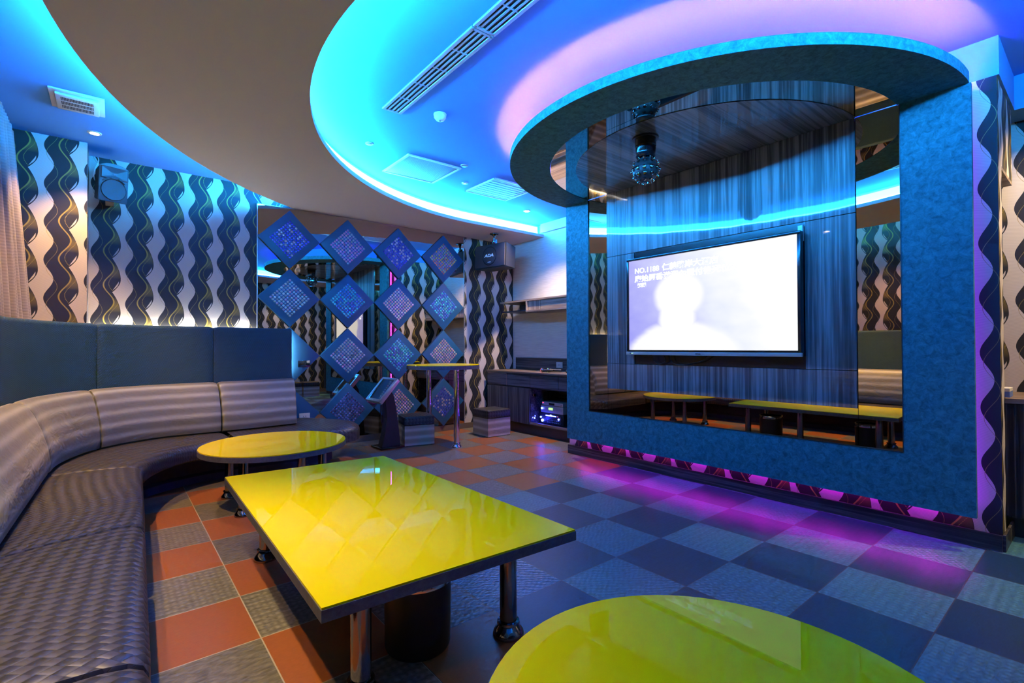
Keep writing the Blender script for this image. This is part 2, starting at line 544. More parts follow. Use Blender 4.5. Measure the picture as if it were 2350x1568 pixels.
# ------------------------------------------------------------------ room shell
ZC = 2.88
XR, YB, XL, YN = 4.75, 5.80, -.90, -1.35
bm = new(); box(bm, XL-.1, XR+.1, YN-.1, YB+.1, -.08, 0); struct('floor', bm, M['floor'])
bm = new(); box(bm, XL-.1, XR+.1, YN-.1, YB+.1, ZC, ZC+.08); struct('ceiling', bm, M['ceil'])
bm = new(); box_uv(bm, XL-.1, 2.5, YB, YB+.1, 0, ZC); struct('wall_back', bm, M['paper'])
bm = new(); box_uv(bm, 2.5, XR+.1, YB, YB+.1, 0, ZC)
uvl = bm.loops.layers.uv.verify()
for f_ in bm.faces:
    for l_ in f_.loops: l_[uvl].uv.x += .085
struct('wall_back', bm, M['paper'])
bm = new(); box_uv(bm, XL-.1, XR+.1, YN-.1, YN, 0, ZC); struct('wall_near', bm, M['paper'])
bm = new(); box_uv(bm, XL-.1, XL, YN, YB, 0, ZC); struct('wall_left', bm, M['paper'])
bm = new(); box_uv(bm, XR, XR+.1, 2.0, YB, 0, ZC); struct('wall_right', bm, M['ribbed'])
bm = new(); box_uv(bm, XR, XR+.1, YN, 2.0, 0, ZC); shift_uv(bm, 0.5133, 0.4183); struct('wall_right_niche', bm, M['paper'])
bm = new(); box_uv(bm, XL, -.165, 5.45, YB, 0, ZC)
uvl = bm.loops.layers.uv.verify()
for f_ in bm.faces:
    for l_ in f_.loops: l_[uvl].uv.x += .033
struct('wall_pilaster', bm, M['paper'])
bm = new()
box_uv(bm, 3.83, 3.97, .40, 3.72, 0, 2.66); shift_uv(bm, 0.5772, 0.4518)
struct('wall_television', bm, M['paper'])
bm = new(); box_uv(bm, 3.97, XR, 3.60, 3.72, 0, 2.66); struct('wall_television_return', bm, M['paper'])
bm = new(); box_uv(bm, 3.97, XR, 1.2, 1.3, 0, 2.66); struct('wall_alcove_end', bm, M['paper'])
bm = new()
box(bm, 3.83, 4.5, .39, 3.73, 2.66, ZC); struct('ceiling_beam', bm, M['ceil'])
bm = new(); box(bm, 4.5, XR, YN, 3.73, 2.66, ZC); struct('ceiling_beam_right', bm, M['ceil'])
bm = new(); box(bm, 4.70, XR, 3.73, 5.12, 2.755, ZC); struct('ceiling_beam_niche', bm, M['white'])
bm = new(); box(bm, 3.815, 3.83, .40, 3.735, 0, .092, bevel=.003); box(bm, 3.83, 4.75, .388, .40, 0, .092); box(bm, 3.83, 4.75, 3.72, 3.735, 0, .092)
struct('baseboard_right', bm, M['wood_h'])
bm = new(); box(bm, XL, XR, 5.785, YB, 0, .075); struct('baseboard_back', bm, M['gold_trim'])
bm = new(); box(bm, XL, XR, YN, YN+.015, 0, .09); struct('baseboard_near', bm, M['gold_trim'])

# dropped soffit ring
ZS = 2.70
ic, ir = (3.577, 2.337), 2.748
oc, orr = (3.789, 2.341), 4.088
inner = [(XR, 5.10), (4.2, 5.09)] + arc(*ic, ir, 88, 270, 96) + [(4.49, ic[1]-ir)]
a_wall = 180-math.degrees(math.asin((YB-oc[1])/orr))
outer = arc(*oc, orr, a_wall, 244, 80)
bm = new()
poly = inner + [(4.49, YN)] + outer[::-1] + [(XR, YB)]
prism(bm, poly, ZS, ZS+.04, 1, 0, 1)
struct('ceiling_soffit', bm, [M['taupe'], M['white']])
def ribbon(bm, pts, t, z0, z1):
    """upright band along a plan polyline, t thick to its left"""
    n = len(pts); P = [Vector((p[0], p[1])) for p in pts]; Q = []
    for i in range(n):
        d = P[min(i+1, n-1)]-P[max(i-1, 0)]; d.normalize()
        Q.append(P[i]+Vector((-d.y, d.x))*t)
    return prism(bm, [tuple(p) for p in P]+[tuple(q) for q in Q[::-1]], z0, z1)
up_in = [(XR, 5.20), (4.2, 5.19)] + arc(*ic, ir+.10, 88, 270, 96) + [(4.49, ic[1]-ir-.10)]
up_out = arc(*oc, orr-.10, a_wall-.2, 244, 80)
bm = new(); ribbon(bm, up_in, -.02, ZS+.04, ZC); struct('ceiling_soffit_upstand', bm, M['white'])
bm = new(); ribbon(bm, up_out, .02, ZS+.04, ZC); struct('ceiling_soffit_upstand_outer', bm, M['white'])
def led(name, label, pts, r, mat, seg=6):
    bm = new(); tube(bm, pts, r, seg)
    return tag(obj(name, bm, mat, None, 60), label, 'led strip')
bm = new(); ribbon(bm, [(4.70, 5.182), (4.2, 5.172)] + arc(*ic, ir+.083, 88, 262, 90), -.006, ZS+.045, ZS+.150)
tag(obj('led_strip', bm, M['led_cyan'], None), 'wide white glowing light strip in the cove of the ceiling ring', 'led strip')
led('led_strip', 'thin cyan light tube on the ceiling ring beside the wide cove strip', [(p[0], p[1], ZS+.052) for p in [(4.66, 5.145), (4.2, 5.14)] + arc(*ic, ir+.050, 88, 262, 84)], .008, M['led_cyan_tube'])
led('led_strip', 'cyan light strip along the outer curve of the dropped ceiling ring above the sofa',
    [(p[0], p[1], ZS+.055) for p in arc(*oc, orr-.045, a_wall+1, 242, 70)], .012, M['led_cyan_out'])

# ------------------------------------------------------------------ television feature panel with canopy
PX = 3.695
panel = thing('feature_panel', 'blue grey mottled television surround with round canopy and bronze mirrors', 'wall panel', (PX, 2.06, .19))
bm = new()
box(bm, PX, PX+.035, .488, .81, .19, 2.61); box(bm, PX, PX+.035, 3.315, 3.625, .19, 2.61); box(bm, PX, PX+.035, .81, 3.315, .19, .505)
bmesh.ops.remove_doubles(bm, verts=bm.verts, dist=1e-4)
obj('surround', bm, M['felt'], panel)
bm = new(); box(bm, PX+.036, 3.829, .62, 3.5, .34, 2.6); obj('backing', bm, M['trim'], panel)
cc = (PX, 2.065)
bm = new()
prism(bm, arc(*cc, 1.57, 90, 270, 96) , 2.61, 2.67)
# ring underside with the round opening: cut as a band
bm.free(); bm = new()
oo, ii = arc(*cc, 1.5625, 90, 270, 96), arc(*cc, 1.245, 90, 270, 96)
prism(bm, oo+ii[::-1], 2.61, 2.618)
prism(bm, arc(*cc, 1.5705, 90, 270, 96)+arc(*cc, 1.562, 90, 270, 96)[::-1], 2.61, 2.67)
obj('canopy', bm, M['felt'], panel)
bm = new(); prism(bm, arc(*cc, 1.243, 90, 270, 96), 2.6145, 2.6185); obj('canopy_mirror', bm, M['mirror_b'], panel, label='bronze mirror ring in the canopy')
bm = new(); prism(bm, arc(*cc, 1.03, 90, 270, 96), 2.611, 2.6139); obj('canopy_inlay', bm, M['gloss_x'], panel, label='glossy streaked half disc in the canopy')
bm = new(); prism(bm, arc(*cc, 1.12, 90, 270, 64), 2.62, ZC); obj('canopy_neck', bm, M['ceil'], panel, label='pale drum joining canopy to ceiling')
for (y0, y1, z0, z1) in ((.81, 1.036, .505, 2.612), (1.039, 3.079, .505, .745), (3.082, 3.315, .505, 2.612)):
    bm = new(); box(bm, PX+.006, PX+.016, y0, y1, z0, z1); obj('mirror_panel', bm, M['mirror'], panel)
for (y0, y1, z0, z1) in ((1.039, 3.079, 2.003, 2.61), (1.039, 3.079, .745, .984), (1.039, 1.338, .987, 2.0), (2.762, 3.079, .987, 2.0)):
    bm = new(); box(bm, PX-.004, PX+.012, y0, y1, z0, z1, bevel=.0015, seg=1); obj('gloss_board', bm, M['gloss_v'], panel, label='glossy dark streaked board')
bm = new(); box(bm, PX+.004, PX+.012, 1.339, 2.761, .986, 2.001); obj('dark_recess', bm, M['black_gloss'], panel, label='black recess behind the television')
bm = new()
for y in (.808, 3.317): box(bm, PX-.004, PX+.004, y-.002, y+.002, .503, 2.61)
box(bm, PX-.004, PX+.004, .808, 3.317, .501, .505); obj('edge_trim', bm, M['trim'], panel)

led('led_strip', 'violet light strip lying on top of the round canopy', [(p[0], p[1], 2.624) for p in arc(*cc, 1.540, 91, 269, 72)], .004, M['led_violet'])
led('led_strip', 'magenta light strip behind the bottom edge of the television surround', [(3.812, .56, .218), (3.812, 3.56, .218)], .008, M['led_magenta'])
led('led_strip', 'purple light strip behind the near upright edge of the television surround', [(3.775, .515, .22), (3.775, .515, 2.58)], .007, M['led_purple'])
led('led_strip', 'magenta light strip behind the far upright edge of the television surround', [(3.775, 3.60, .22), (3.775, 3.60, 2.58)], .007, M['led_magenta'])

# ------------------------------------------------------------------ television
def screen_mat():
    n = NT('bright_screen_picture')
    u, v, _ = n.xyz(n.coord('UV'))      # u 0..1 left to right seen from the room, v 0..1
    asp = 1.77
    wob = n.noise(n.comb(u*6.0, v*6.0, 0.0), 1.0, 2)
    def soft(d, a, b):                  # 1 inside (d<a) -> 0 at b
        m_ = n.new('ShaderNodeMapRange'); m_.interpolation_type = 'SMOOTHSTEP'
        n.link(d, m_.inputs[0]); m_.inputs[1].default_value = a; m_.inputs[2].default_value = b
        m_.inputs[3].default_value = 1; m_.inputs[4].default_value = 0
        return X(n.nt, m_.outputs[0])
    def ell(cx, cy, rx, ry):
        dx = (u-cx)*(asp/rx); dy = (v-cy)*(1/ry)
        return (dx*dx+dy*dy).pow(.5)+(wob-.5)*.25
    head = soft(ell(.35, .57, .28, .24), .85, 1.15)
    neck = soft(ell(.34, .34, .20, .28), .85, 1.2)
    body = soft(ell(.36, -.06, .62, .34), .9, 1.12)
    fig = head.max(neck).max(body)
    bg = n.ramp((u*.9+v*.22+(wob-.5)*.3), [(.05, (.36, .36, .92)), (.35, (.55, .56, .95)), (.60, (.80, .84, .97)), (.85, (1, 1, 1))])
    c = n.mix(fig*.92, bg, (1, 1, 1))
    em = n.new('ShaderNodeEmission'); n.link(c, em.inputs[0]); em.inputs[1].default_value = 1.05
    n.link(em.outputs[0], n.nt.nodes['Material Output'].inputs[0])
    return n.mat
TX = 3.612
tv = thing('television', 'large flat television showing a bright pale picture on the streaked panel', 'television', (TX, 2.06, 1.073))
y0, y1, z0, z1 = 1.336, 2.786, 1.073, 1.932
bm = new(); box(bm, TX+.012, TX+.055, y0, y1, z0, z1, bevel=.006); box(bm, TX+.05, TX+.075, y0+.25, y1-.25, z0+.1, z1-.15, bevel=.008)
obj('housing', bm, M['black_gloss'], tv)
bm = new(); b_ = .022
for (a, b, c, d) in ((y0, y1, z1-b_, z1), (y0, y0+b_, z0+.03, z1-b_), (y1-b_, y1, z0+.03, z1-b_), (y0+b_, y1-b_, z0+.028, z0+.042)):
    box(bm, TX, TX+.014, a, b, c, d, bevel=.003)
obj('bezel', bm, M['black_gloss'], tv, 40)
bm = new(); quad_uv(bm, [(TX+.008, y1-b_, z0+.042), (TX+.008, y0+b_, z0+.042), (TX+.008, y0+b_, z1-b_), (TX+.008, y1-b_, z1-b_)], [(0, 0), (1, 0), (1, 1), (0, 1)])
obj('screen', bm, screen_mat(), tv)
bm = new(); box(bm, TX-.006, TX+.014, y0-.004, y1+.004, z0-.002, z0+.026, bevel=.003); strip = obj('lower_strip', bm, M['silver'], tv, 40, label='silver strip under the screen')
bm = new(); box(bm, TX-.008, TX-.005, 2.715, 2.73, z0+.009, z0+.015); obj('power_light', bm, M['dot_green'], strip)
bm = new(); box(bm, TX-.008, TX-.005, 2.735, 2.75, z0+.009, z0+.015); obj('sensor_window', bm, M['black'], strip)
bm = new()
box(bm, TX+.07, PX+.003, 1.8, 2.3, 1.35, 1.65); obj('wall_bracket', bm, M['black'], tv)
bm = new(); box(bm, TX+.056, TX+.08, 1.342, 1.372, 1.87, 1.975); obj('bracket_clip', bm, M['silver'], tv)
for pts in ([(2.55, 1.08), (2.53, 1.02), (2.48, .995), (2.42, 1.02), (2.44, 1.075)], [(2.38, 1.08), (2.36, 1.01), (2.28, .992), (2.18, 1.005), (2.08, 1.03), (2.02, 1.075)]):
    pts = catmull([(3.665, a, b) for a, b in pts], 6)
    bm = new(); tube(bm, pts, .004, 6); obj('cable', bm, M['black'], tv, 60)
def text_bm(s, size, shear=0.0, extrude=.0008, bold=0.0):
    cu = bpy.data.curves.new('lettering', 'FONT'); cu.body = s; cu.size = size; cu.extrude = extrude
    cu.offset = bold; cu.resolution_u = 3; cu.shear = shear
    o = bpy.data.objects.new('lettering', cu); link(o)
    dg = bpy.context.evaluated_depsgraph_get(); me = bpy.data.meshes.new_from_object(o.evaluated_get(dg))
    b = new(); b.from_mesh(me)
    bpy.data.objects.remove(o); bpy.data.curves.remove(cu); bpy.data.meshes.remove(me)
    return b
FACE_X = Matrix(((0, 0, -1, 0), (-1, 0, 0, 0), (0, 1, 0, 0), (0, 0, 0, 1)))   # text plane -> facing -X, reading towards -Y
def letter(name, s, size, loc, mat, parent, mtx=FACE_X, width=None, bold=0.0, shear=0.0):
    b = text_bm(s, size, shear, .0008, bold)
    if not b.verts: return None
    xs = [v.co.x for v in b.verts]
    if width:
        k = width/(max(xs)-min(xs)); bmesh.ops.transform(b, matrix=Matrix.Diagonal((k, 1, 1, 1)), verts=b.verts)
    bmesh.ops.transform(b, matrix=Matrix.Translation(loc) @ mtx, verts=b.verts)
    return obj(name, b, mat, parent)
M['caption'] = emit('caption_white', (.93, .95, 1.0), 1.35)
letter('caption', 'NO.1188', .062, (TX+.006, 2.70, 1.795), M['caption'], tv, width=.25, bold=.002)
letter('caption', '仁義路岸大酒店', .062, (TX+.006, 2.42, 1.795), M['caption'], tv, width=.50, bold=.002)
letter('caption', '康始原香港灣內置付後死位33號', .062, (TX+.006, 2.70, 1.722), M['caption'], tv, width=1.02, bold=.002)
letter('caption', '短詞', .040, (TX+.006, 2.67, 1.672), M['caption'], tv, width=.09, bold=.002)
letter('logo', 'InFocus', .014, (TX-.0065, 2.11, z0+.008), M['black'], strip, bold=.0004)

# ------------------------------------------------------------------ disco light under the canopy
dx, dy = 2.90, 2.065
dl = thing('disco_light', 'black disco ball lamp with many lenses hanging under the round canopy', 'disco light', (dx, dy, 2.611))
DK = 1.45
bm = new(); disc(bm, .062*DK, 2.600, 2.6105, dx, dy, 28); obj('mounting_plate', bm, M['black'], dl, 40)
bm = new(); lathe(bm, [(r*DK, 2.60-(2.60-z)*DK) for r, z in [(0, 2.60), (.050, 2.60), (.050, 2.565), (.048, 2.563), (.047, 2.555), (.049, 2.553), (.046, 2.535), (.043, 2.525), (.046, 2.518), (.040, 2.510), (0, 2.505)]], dx, dy, 32); obj('motor_housing', bm, M['black_gloss'], dl, 40)
R_, bz = .062*DK, 2.60-.148*DK
bm = new(); lathe(bm, [(R_*math.sin(PI*i/20), bz-R_*math.cos(PI*i/20)) for i in range(21)], dx, dy, 32); ball = obj('ball', bm, M['black'], dl, 60)
bm = new(); lathe(bm, [(R_-.001, bz+.006), (R_+.0015, bz+.006), (R_+.0015, bz+.013), (R_-.001, bz+.013)], dx, dy, 32); obj('band', bm, M['black_chrome'], dl, 40)
lens_me = None
for el, nn in ((55, 7), (28, 11), (-3, 12), (-30, 11), (-55, 7), (-80, 3)):
    for i in range(nn):
        az = 2*PI*(i+(.5 if el in (28, -30, -80) else 0))/nn; e = math.radians(el)
        d = Vector((math.cos(e)*math.cos(az), math.cos(e)*math.sin(az), math.sin(e)))
        if lens_me is None:
            bm = new(); lathe(bm, [(.0125, 0), (.0125, .012), (.010, .0135), (.009, .010), (0, .012)], 0, 0, 12)
            o = obj('lens', bm, M['black_chrome'], dl, 40, local=True); lens_me = o.data
        else:
            o = bpy.data.objects.new('lens', lens_me); link(o); o.parent = dl
        q = d.to_track_quat('Z', 'Y')
        o.rotation_mode = 'QUATERNION'; o.rotation_quaternion = q
        o.location = Vector((dx, dy, bz))+d*(R_-.002)-Vector((dx, dy, 2.611))

# ------------------------------------------------------------------ back wall mirror and diamond tiles
mir = thing('wall_mirror', 'large smoked mirror on the back wall behind the diamond tiles', 'mirror', (2.53, 5.79, .08))
bm = new(); box(bm, 1.205, 3.845, 5.786, 5.799, .078, 2.692); obj('glass', bm, M['mirror_b'], mir)
bm = new(); box(bm, 1.198, 1.206, 5.78, 5.80, .078, 2.698); box(bm, 3.845, 3.85, 5.78, 5.80, .078, 2.698); box(bm, 1.198, 3.85, 5.78, 5.80, 2.692, 2.6985); obj('mirror_edge', bm, M['silver'], mir)
bm = new(); lathe(bm, [(0, 0), (.0128, 0), (.0130, .0008), (.0118, .0015), (.008, .0024), (.004, .0028), (0, .0029)], 0, 0, 14); seq_o = obj('sequin', bm, M['sequin'], None, 40); seq_me = seq_o.data; bpy.data.objects.remove(seq_o)
bm = new()
r_ = .229
box(bm, -r_, r_, -.012, .012, -r_, r_, M=Matrix.Rotation(PI/4, 4, 'Y'), bevel=.003)
tile_me_o = obj('tile', bm, M['blue_tile'], None, 30); tile_me = tile_me_o.data; bpy.data.objects.remove(tile_me_o)
PAL = {'blue': [(.05, .08, 1), (.10, .16, 1), (.75, .72, 1), (.03, .04, .75)], 'pink': [(.8, .35, .8), (.9, .5, .7), (.4, .6, .7), (.5, .4, .9)],
       'teal': [(.45, .75, .75), (.6, .85, .8), (.5, .6, .8), (.75, .5, .75), (.35, .5, .55)], 'azure': [(.02, .36, 1), (.08, .70, 1), (.05, .16, .92), (.02, .88, .95)],
       'rain': [(.9, .6, .55), (.95, .8, .5), (.6, .85, .7), (.7, .6, .95), (.9, .9, .9), (.95, .55, .75)], 'dark': [(.2, .2, .6), (.12, .12, .4), (.3, .3, .8), (.1, .1, .3)],
       'fire': [(.9, .3, .15), (.95, .6, .1), (.5, .8, .3), (.4, .4, .6), (.6, .35, .7)], 'gold': [(.9, .55, .1), (.95, .7, .2), (.8, .3, .1), (.5, .8, .4)]}
def diamond(x, z, pal, label, y=5.772, ry=0, n=10, group='diamond tiles on the mirror wall', mirror_me=None):
    t = thing('diamond_tile', label, 'wall tile', (x, y, z), group, ry)
    o = bpy.data.objects.new('tile', tile_me); link(o); o.parent = t
    if pal:
        for i in range(n):
            for j in range(n):
                a = (i-(n-1)/2)*.031; b = (j-(n-1)/2)*.031
                s = bpy.data.objects.new('sequin', seq_me); link(s); s.parent = t
                px = (a-b)*.7071; pz = (a+b)*.7071
                s.location = (px, -.0135, pz)
                tx = random.gauss(0, .06); tz = random.gauss(0, .06)
                s.rotation_euler = (PI/2+tx, 0, tz)
                c = random.choice(PAL[pal]); k = random.uniform(.8, 1.15)
                s.color = (min(1, c[0]*k), min(1, c[1]*k), min(1, c[2]*k), 1)
    return t
CX = (1.525, 2.178, 2.832, 3.497); RZ = (2.345, 1.697, 1.050, .400)
DD = [(0, 0, 'blue', 'diamond tile with bright blue sequins in the top row above the sofa end'),
      (1, 0, 'pink', 'diamond tile with pink and lilac sequins in the top row'),
      (2, 0, 'blue', 'diamond tile with blue white sequins in the top row, third from the wallpaper'),
      (3, 0, 'fire', 'diamond tile with red green and violet sequins in the top row beside the hanging speaker'),
      (0, 1, 'teal', 'diamond tile with silvery teal sequins just above the end of the high sofa back'),
      (1, 1, 'azure', 'diamond tile with blue sequins in the second row, touching the pink one below it'),
      (2, 1, 'rain', 'diamond tile with pale pearly rainbow sequins in the second row'),
      (3, 1, 'azure', 'diamond tile with bright turquoise sequins in the second row beside the wallpaper'),
      (1, 2, 'teal', 'diamond tile with grey green sequins beside the plain tile with the chrome outlet'),
      (2, 2, 'azure', 'diamond tile with blue sequins right above the tilted touch screen'),
      (3, 2, 'rain', 'diamond tile with yellow and pink sequins crossing the high round table top'),
      (1, 3, 'dark', 'diamond tile with dark blue sequins low behind the rounded sofa end'),
      (2, 3, 'rain', 'diamond tile with grey and pink sequins low behind the touch screen stand'),
      (3, 3, 'blue', 'diamond tile with deep blue sequins low between the high table legs')]
for i, j, p, lab in DD: diamond(CX[i], RZ[j], p, lab)
diamond(CX[0], RZ[2], None, 'plain slate diamond tile without sequins holding the chrome outlet')
diamond(CX[0], RZ[3], None, 'plain slate diamond tile without sequins holding the white outlet beside the cushion')
# tiles on the opposite wall, seen only in the mirror
for x, z, p, lab in ((2.35, 1.35, 'gold', 'orange sequin diamond tile on the near wall, seen in the mirror'), (1.2, 1.42, 'azure', 'blue sequin diamond tile on the near wall, seen in the mirror above the sofa back')):
    diamond(x, z, p, lab, y=YN+.02, ry=PI, group='diamond tiles on the near wall')

# ------------------------------------------------------------------ sofa
F = [(.08, .3), (.08, 1.42), (.10, 2.2), (.132, 3.13), (.15, 3.75), (.17, 4.1), (.27, 4.40), (.43, 4.61), (.64, 4.71), (.80, 4.72), (1.1, 4.72), (1.5, 4.70)]
C = [(-.37, .3), (-.365, 1.42), (-.36, 2.2), (-.345, 2.9), (-.325, 3.65), (-.31, 4.10), (-.26, 4.47), (-.07, 4.90), (.29, 5.15), (.78, 5.16), (1.11, 5.17), (1.45, 5.20)]
B = [(-.62, .3), (-.62, 1.42), (-.62, 2.2), (-.61, 2.9), (-.58, 3.65), (-.53, 4.15), (-.43, 4.65), (-.19, 5.07), (.2, 5.33), (.75, 5.42), (1.1, 5.47), (1.5, 5.56)]
NS = 12
Fs, Cs, Bs = ([Vector((p.x, p.y)) for p in catmull([(*q, 0) for q in L], NS)] for L in (F, C, B))
arc_s = [0.0]
for i in range(1, len(Cs)): arc_s.append(arc_s[-1]+(Cs[i]-Cs[i-1]).length)
def loft(bm, secs, uvrow, caps=True):
    """secs: list of (list of 3d points); uvrow: list of (s, [v...])"""
    uvl = bm.loops.layers.uv.verify()
    rows = [[bm.verts.new(p) for p in s] for s in secs]
    n = len(rows[0])
    for i in range(len(rows)-1):
        for k in range(n-1):
            f = bm.faces.new((rows[i][k], rows[i+1][k], rows[i+1][k+1], rows[i][k+1]))
            for l, (a, b) in zip(f.loops, ((i, k), (i+1, k), (i+1, k+1), (i, k+1))):
                l[uvl].uv = (uvrow[a][0], uvrow[a][1][b])
    if caps:
        for r, s in ((rows[0][::-1], 0), (rows[-1], -1)):
            try:
                f = bm.faces.new(r)
                for l in f.loops: l[uvl].uv = (l.vert.co.x*.5+l.vert.co.y*.5, l.vert.co.z)
            except ValueError: pass
    return bm
def cum(P):
    o = [0.0]
    for i in range(1, len(P)): o.append(o[-1]+math.hypot(P[i][0]-P[i-1][0], P[i][1]-P[i-1][1]))
    return o
sofa = thing('sofa', 'long curved banquette with woven dark seats, striped satin cushions and high navy back', 'sofa', (.1, 3.6, 0))
def rng(a, b): return range(int(round(a*NS)), int(round(b*NS))+1)
def puff(i, idx, m=3, amt=.03):
    """shrink near both ends of a cushion"""
    k = min(idx, i-1-idx)
    return amt*(1-math.sqrt(max(0, 1-(1-min(k, m)/m)**2))) if k < m else 0.0
def dense(lo, hi, extra=4):
    """parameters with close spacing at the ends"""
    L = (hi-lo)
    e = .12
    ts = [lo+e*(t/3)**2 for t in range(3)] + [lo+e+(L-2*e)*i/max(6, int(L*6)) for i in range(max(6, int(L*6))+1)] + [hi-e*(t/3)**2 for t in (2, 1, 0)]
    return sorted(set(round(t, 5) for t in ts))
def at(L, t):
    t = max(0, min(t*NS, len(L)-1.0001)); i = int(t); k = t-i
    a, b = L[i], L[i+1]
    return a*(1-k)+b*k
def ats(t):
    t = max(0, min(t*NS, len(arc_s)-1.0001)); i = int(t); k = t-i
    return arc_s[i]*(1-k)+arc_s[i+1]*k
def seat(lo, hi):
    ts = dense(lo, hi); n = len(ts); secs = []; uv = []
    for idx, t in enumerate(ts):
        p, q = at(Fs, t), at(Cs, t)
        d = (q-p); Lw = d.length+.10; d.normalize()
        s = puff(n, idx, 3, 1.0)
        prof = [(Lw, .23), (.03, .23), (.006, .245), (0, .28), (0, .32), (.012, .348), (.04, .366), (.10, .376), (Lw*.55, .382), (Lw*.85, .376), (Lw, .36)]
        cz = .30
        P = [(e+(.022*s if e < .05 else 0), cz+(z-cz)*(1-.38*s)) for e, z in prof]
        secs.append([(p.x+d.x*e, p.y+d.y*e, z) for e, z in P]); uv.append((ats(t), cum(prof)))
    bm = new(); loft(bm, secs, uv)
    obj('seat', bm, M['weave'], sofa, 35)
e_ = .001
for lo, hi in ((0, 1.15), (1.15, 2.6), (2.6, 4.95), (4.95, 9.0)): seat(lo+e_, hi-e_)
# rounded end seat
endc = [(.82, 4.72), (1.1, 4.72), (1.5, 4.70), (1.72, 4.68), (1.88, 4.75), (1.98, 4.92), (2.0, 5.13), (1.93, 5.36), (1.80, 5.58), (1.72, 5.70)]
endp = [Vector((p.x, p.y)) for p in catmull([(*q, 0) for q in endc], 8)]
bm = new(); uvl = bm.loops.layers.uv.verify()
prof = [(.0, .23), (.0, .28), (.0, .32), (.012, .348), (.04, .366), (.09, .376)]
rows = []
for i, p in enumerate(endp):
    d = endp[min(i+1, len(endp)-1)]-endp[max(i-1, 0)]; d.normalize(); nrm = Vector((-d.y, d.x))
    rows.append([bm.verts.new((p.x+nrm.x*e, p.y+nrm.y*e, z)) for e, z in prof])
for i in range(len(rows)-1):
    for k in range(len(prof)-1): bm.faces.new((rows[i][k], rows[i+1][k], rows[i+1][k+1], rows[i][k+1]))
cl = [bm.verts.new((.82, 5.70, .376))]
bm.faces.new([r[-1] for r in rows]+cl)
bm.faces.new([r[0] for r in rows][::-1]+[bm.verts.new((.82, 5.70, .23))])
for f in bm.faces:
    for l in f.loops: l[uvl].uv = (l.vert.co.x, l.vert.co.y+l.vert.co.z)
obj('seat', bm, M['weave'], sofa, 35)
def cushion(lo, hi, ends=True):
    ts = dense(lo, hi); n = len(ts); secs = []; uv = []
    for idx, t in enumerate(ts):
        p, q = at(Cs, t), at(Bs, t)
        d = (q-p); D = d.length; d.normalize()
        s = puff(n, idx, 3, 1.0) if ends else 0
        k = D/.27
        prof = [(.03, .372), (-.015, .39), (-.03, .45), (-.018, .55), (.015, .66), (.055, .75), (.09, .80), (.135, .828), (.18, .828), (.225, .80), (.245, .74), (.25, .372)]
        P = []
        for e, z in prof:
            e2 = (e*k if e > 0 else e)
            mid = .12*k
            P.append((mid+(e2-mid)*(1-.28*s), .372+(z-.372)*(1-.09*s)))
        secs.append([(p.x+d.x*e, p.y+d.y*e, z) for e, z in P]); uv.append((ats(t), cum(prof)))
    bm = new(); loft(bm, secs, uv)
    obj('back_cushion', bm, M['satin'], sofa, 50)
for lo, hi in ((0, 2.5), (2.5, 5.0), (5.0, 7.0), (7.0, 9.0), (9.0, 10.97)): cushion(lo+.006, hi-.006)
def high_back(lo, hi):
    ts = [lo+(hi-lo)*i/24 for i in range(25)]; secs = []; uv = []
    for idx, t in enumerate(ts):
        p, q = at(Bs, t), at(Cs, t)
        d = (p-q).normalized()
        r = .012
        prof = [(0, .30), (0, 1.32), (.004, 1.338), (.016, 1.348), (.045, 1.348), (.055, 1.34), (.06, 1.32), (.06, .30)]
        k = min(idx, 24-idx)
        sh = .008 if k == 0 else 0
        secs.append([(p.x+d.x*(e+sh), p.y+d.y*(e+sh), z-sh) for e, z in prof]); uv.append((ats(t), cum(prof)))
    bm = new(); loft(bm, secs, uv)
    obj('high_back', bm, M['navy'], sofa, 40)
for lo, hi in ((0, 2.6), (2.6, 5.0), (5.0, 7.3), (7.3, 9.0), (9.0, 10.97)): high_back(lo+.005, hi-.005)
secs = []; uv = []
for i in range(0, len(Fs)):
    p, q = Fs[i], Cs[i]
    d = (q-p); d.normalize()
    prof = [(.30, 0), (.24, 0), (.24, .06), (.29, .075), (.29, .235), (.45, .235), (.45, 0)]
    secs.append([(p.x+d.x*e, p.y+d.y*e, z) for e, z in prof]); uv.append((arc_s[i], cum(prof)))
bm = new(); loft(bm, secs, uv)
prism(bm, [(1.48, 5.0), (1.66, 4.98), (1.76, 5.1), (1.76, 5.4), (1.62, 5.70), (1.48, 5.70)], 0, .235)
obj('plinth', bm, M['velvet'], sofa, 35)
led('led_strip', 'white light strip on the wallpaper wall hidden behind the high sofa back', [(-.12, 5.775, 1.325), (1.19, 5.775, 1.325)], .007, M['led_white'])
led('led_strip', 'upright white light strip behind the end of the high sofa back', [(1.50, 5.72, .86), (1.50, 5.72, 1.30)], .006, M['led_white'])

# ------------------------------------------------------------------ tables
def leg_bm(x, y, top, r=.024, foot=.052):
    bm = new()
    lathe(bm, [(0, 0), (foot, 0), (foot, .008), (foot*.96, .016), (foot*.78, .03), (foot*.62, .042), (r*1.35, .048), (r*1.3, .056), (r, .058), (r, top), (0, top)], x, y, 28)
    return bm
def coffee_table(name, label, poly, legs, h=.43, t=.035, cx=0, cy=0):
    th = thing(name, label, 'table', (cx, cy, 0))
    bm = new(); prism(bm, poly, h-.006-t, h-.006); obj('slab', bm, M['edge'], th)
    n = len(poly); c = Vector((cx, cy))
    ins = [tuple(Vector(p)+(c-Vector(p)).normalized()*.004) for p in poly]
    bm = new(); prism(bm, ins, h-.006, h)
    o = obj('glass_top', bm, M['yellow'], th, label='glossy yellow glass top')
    for (x, y, r, fo) in legs:
        obj('leg', leg_bm(x, y, h-.006-t, r, fo), M['black_chrome'], th, 35)
    return th
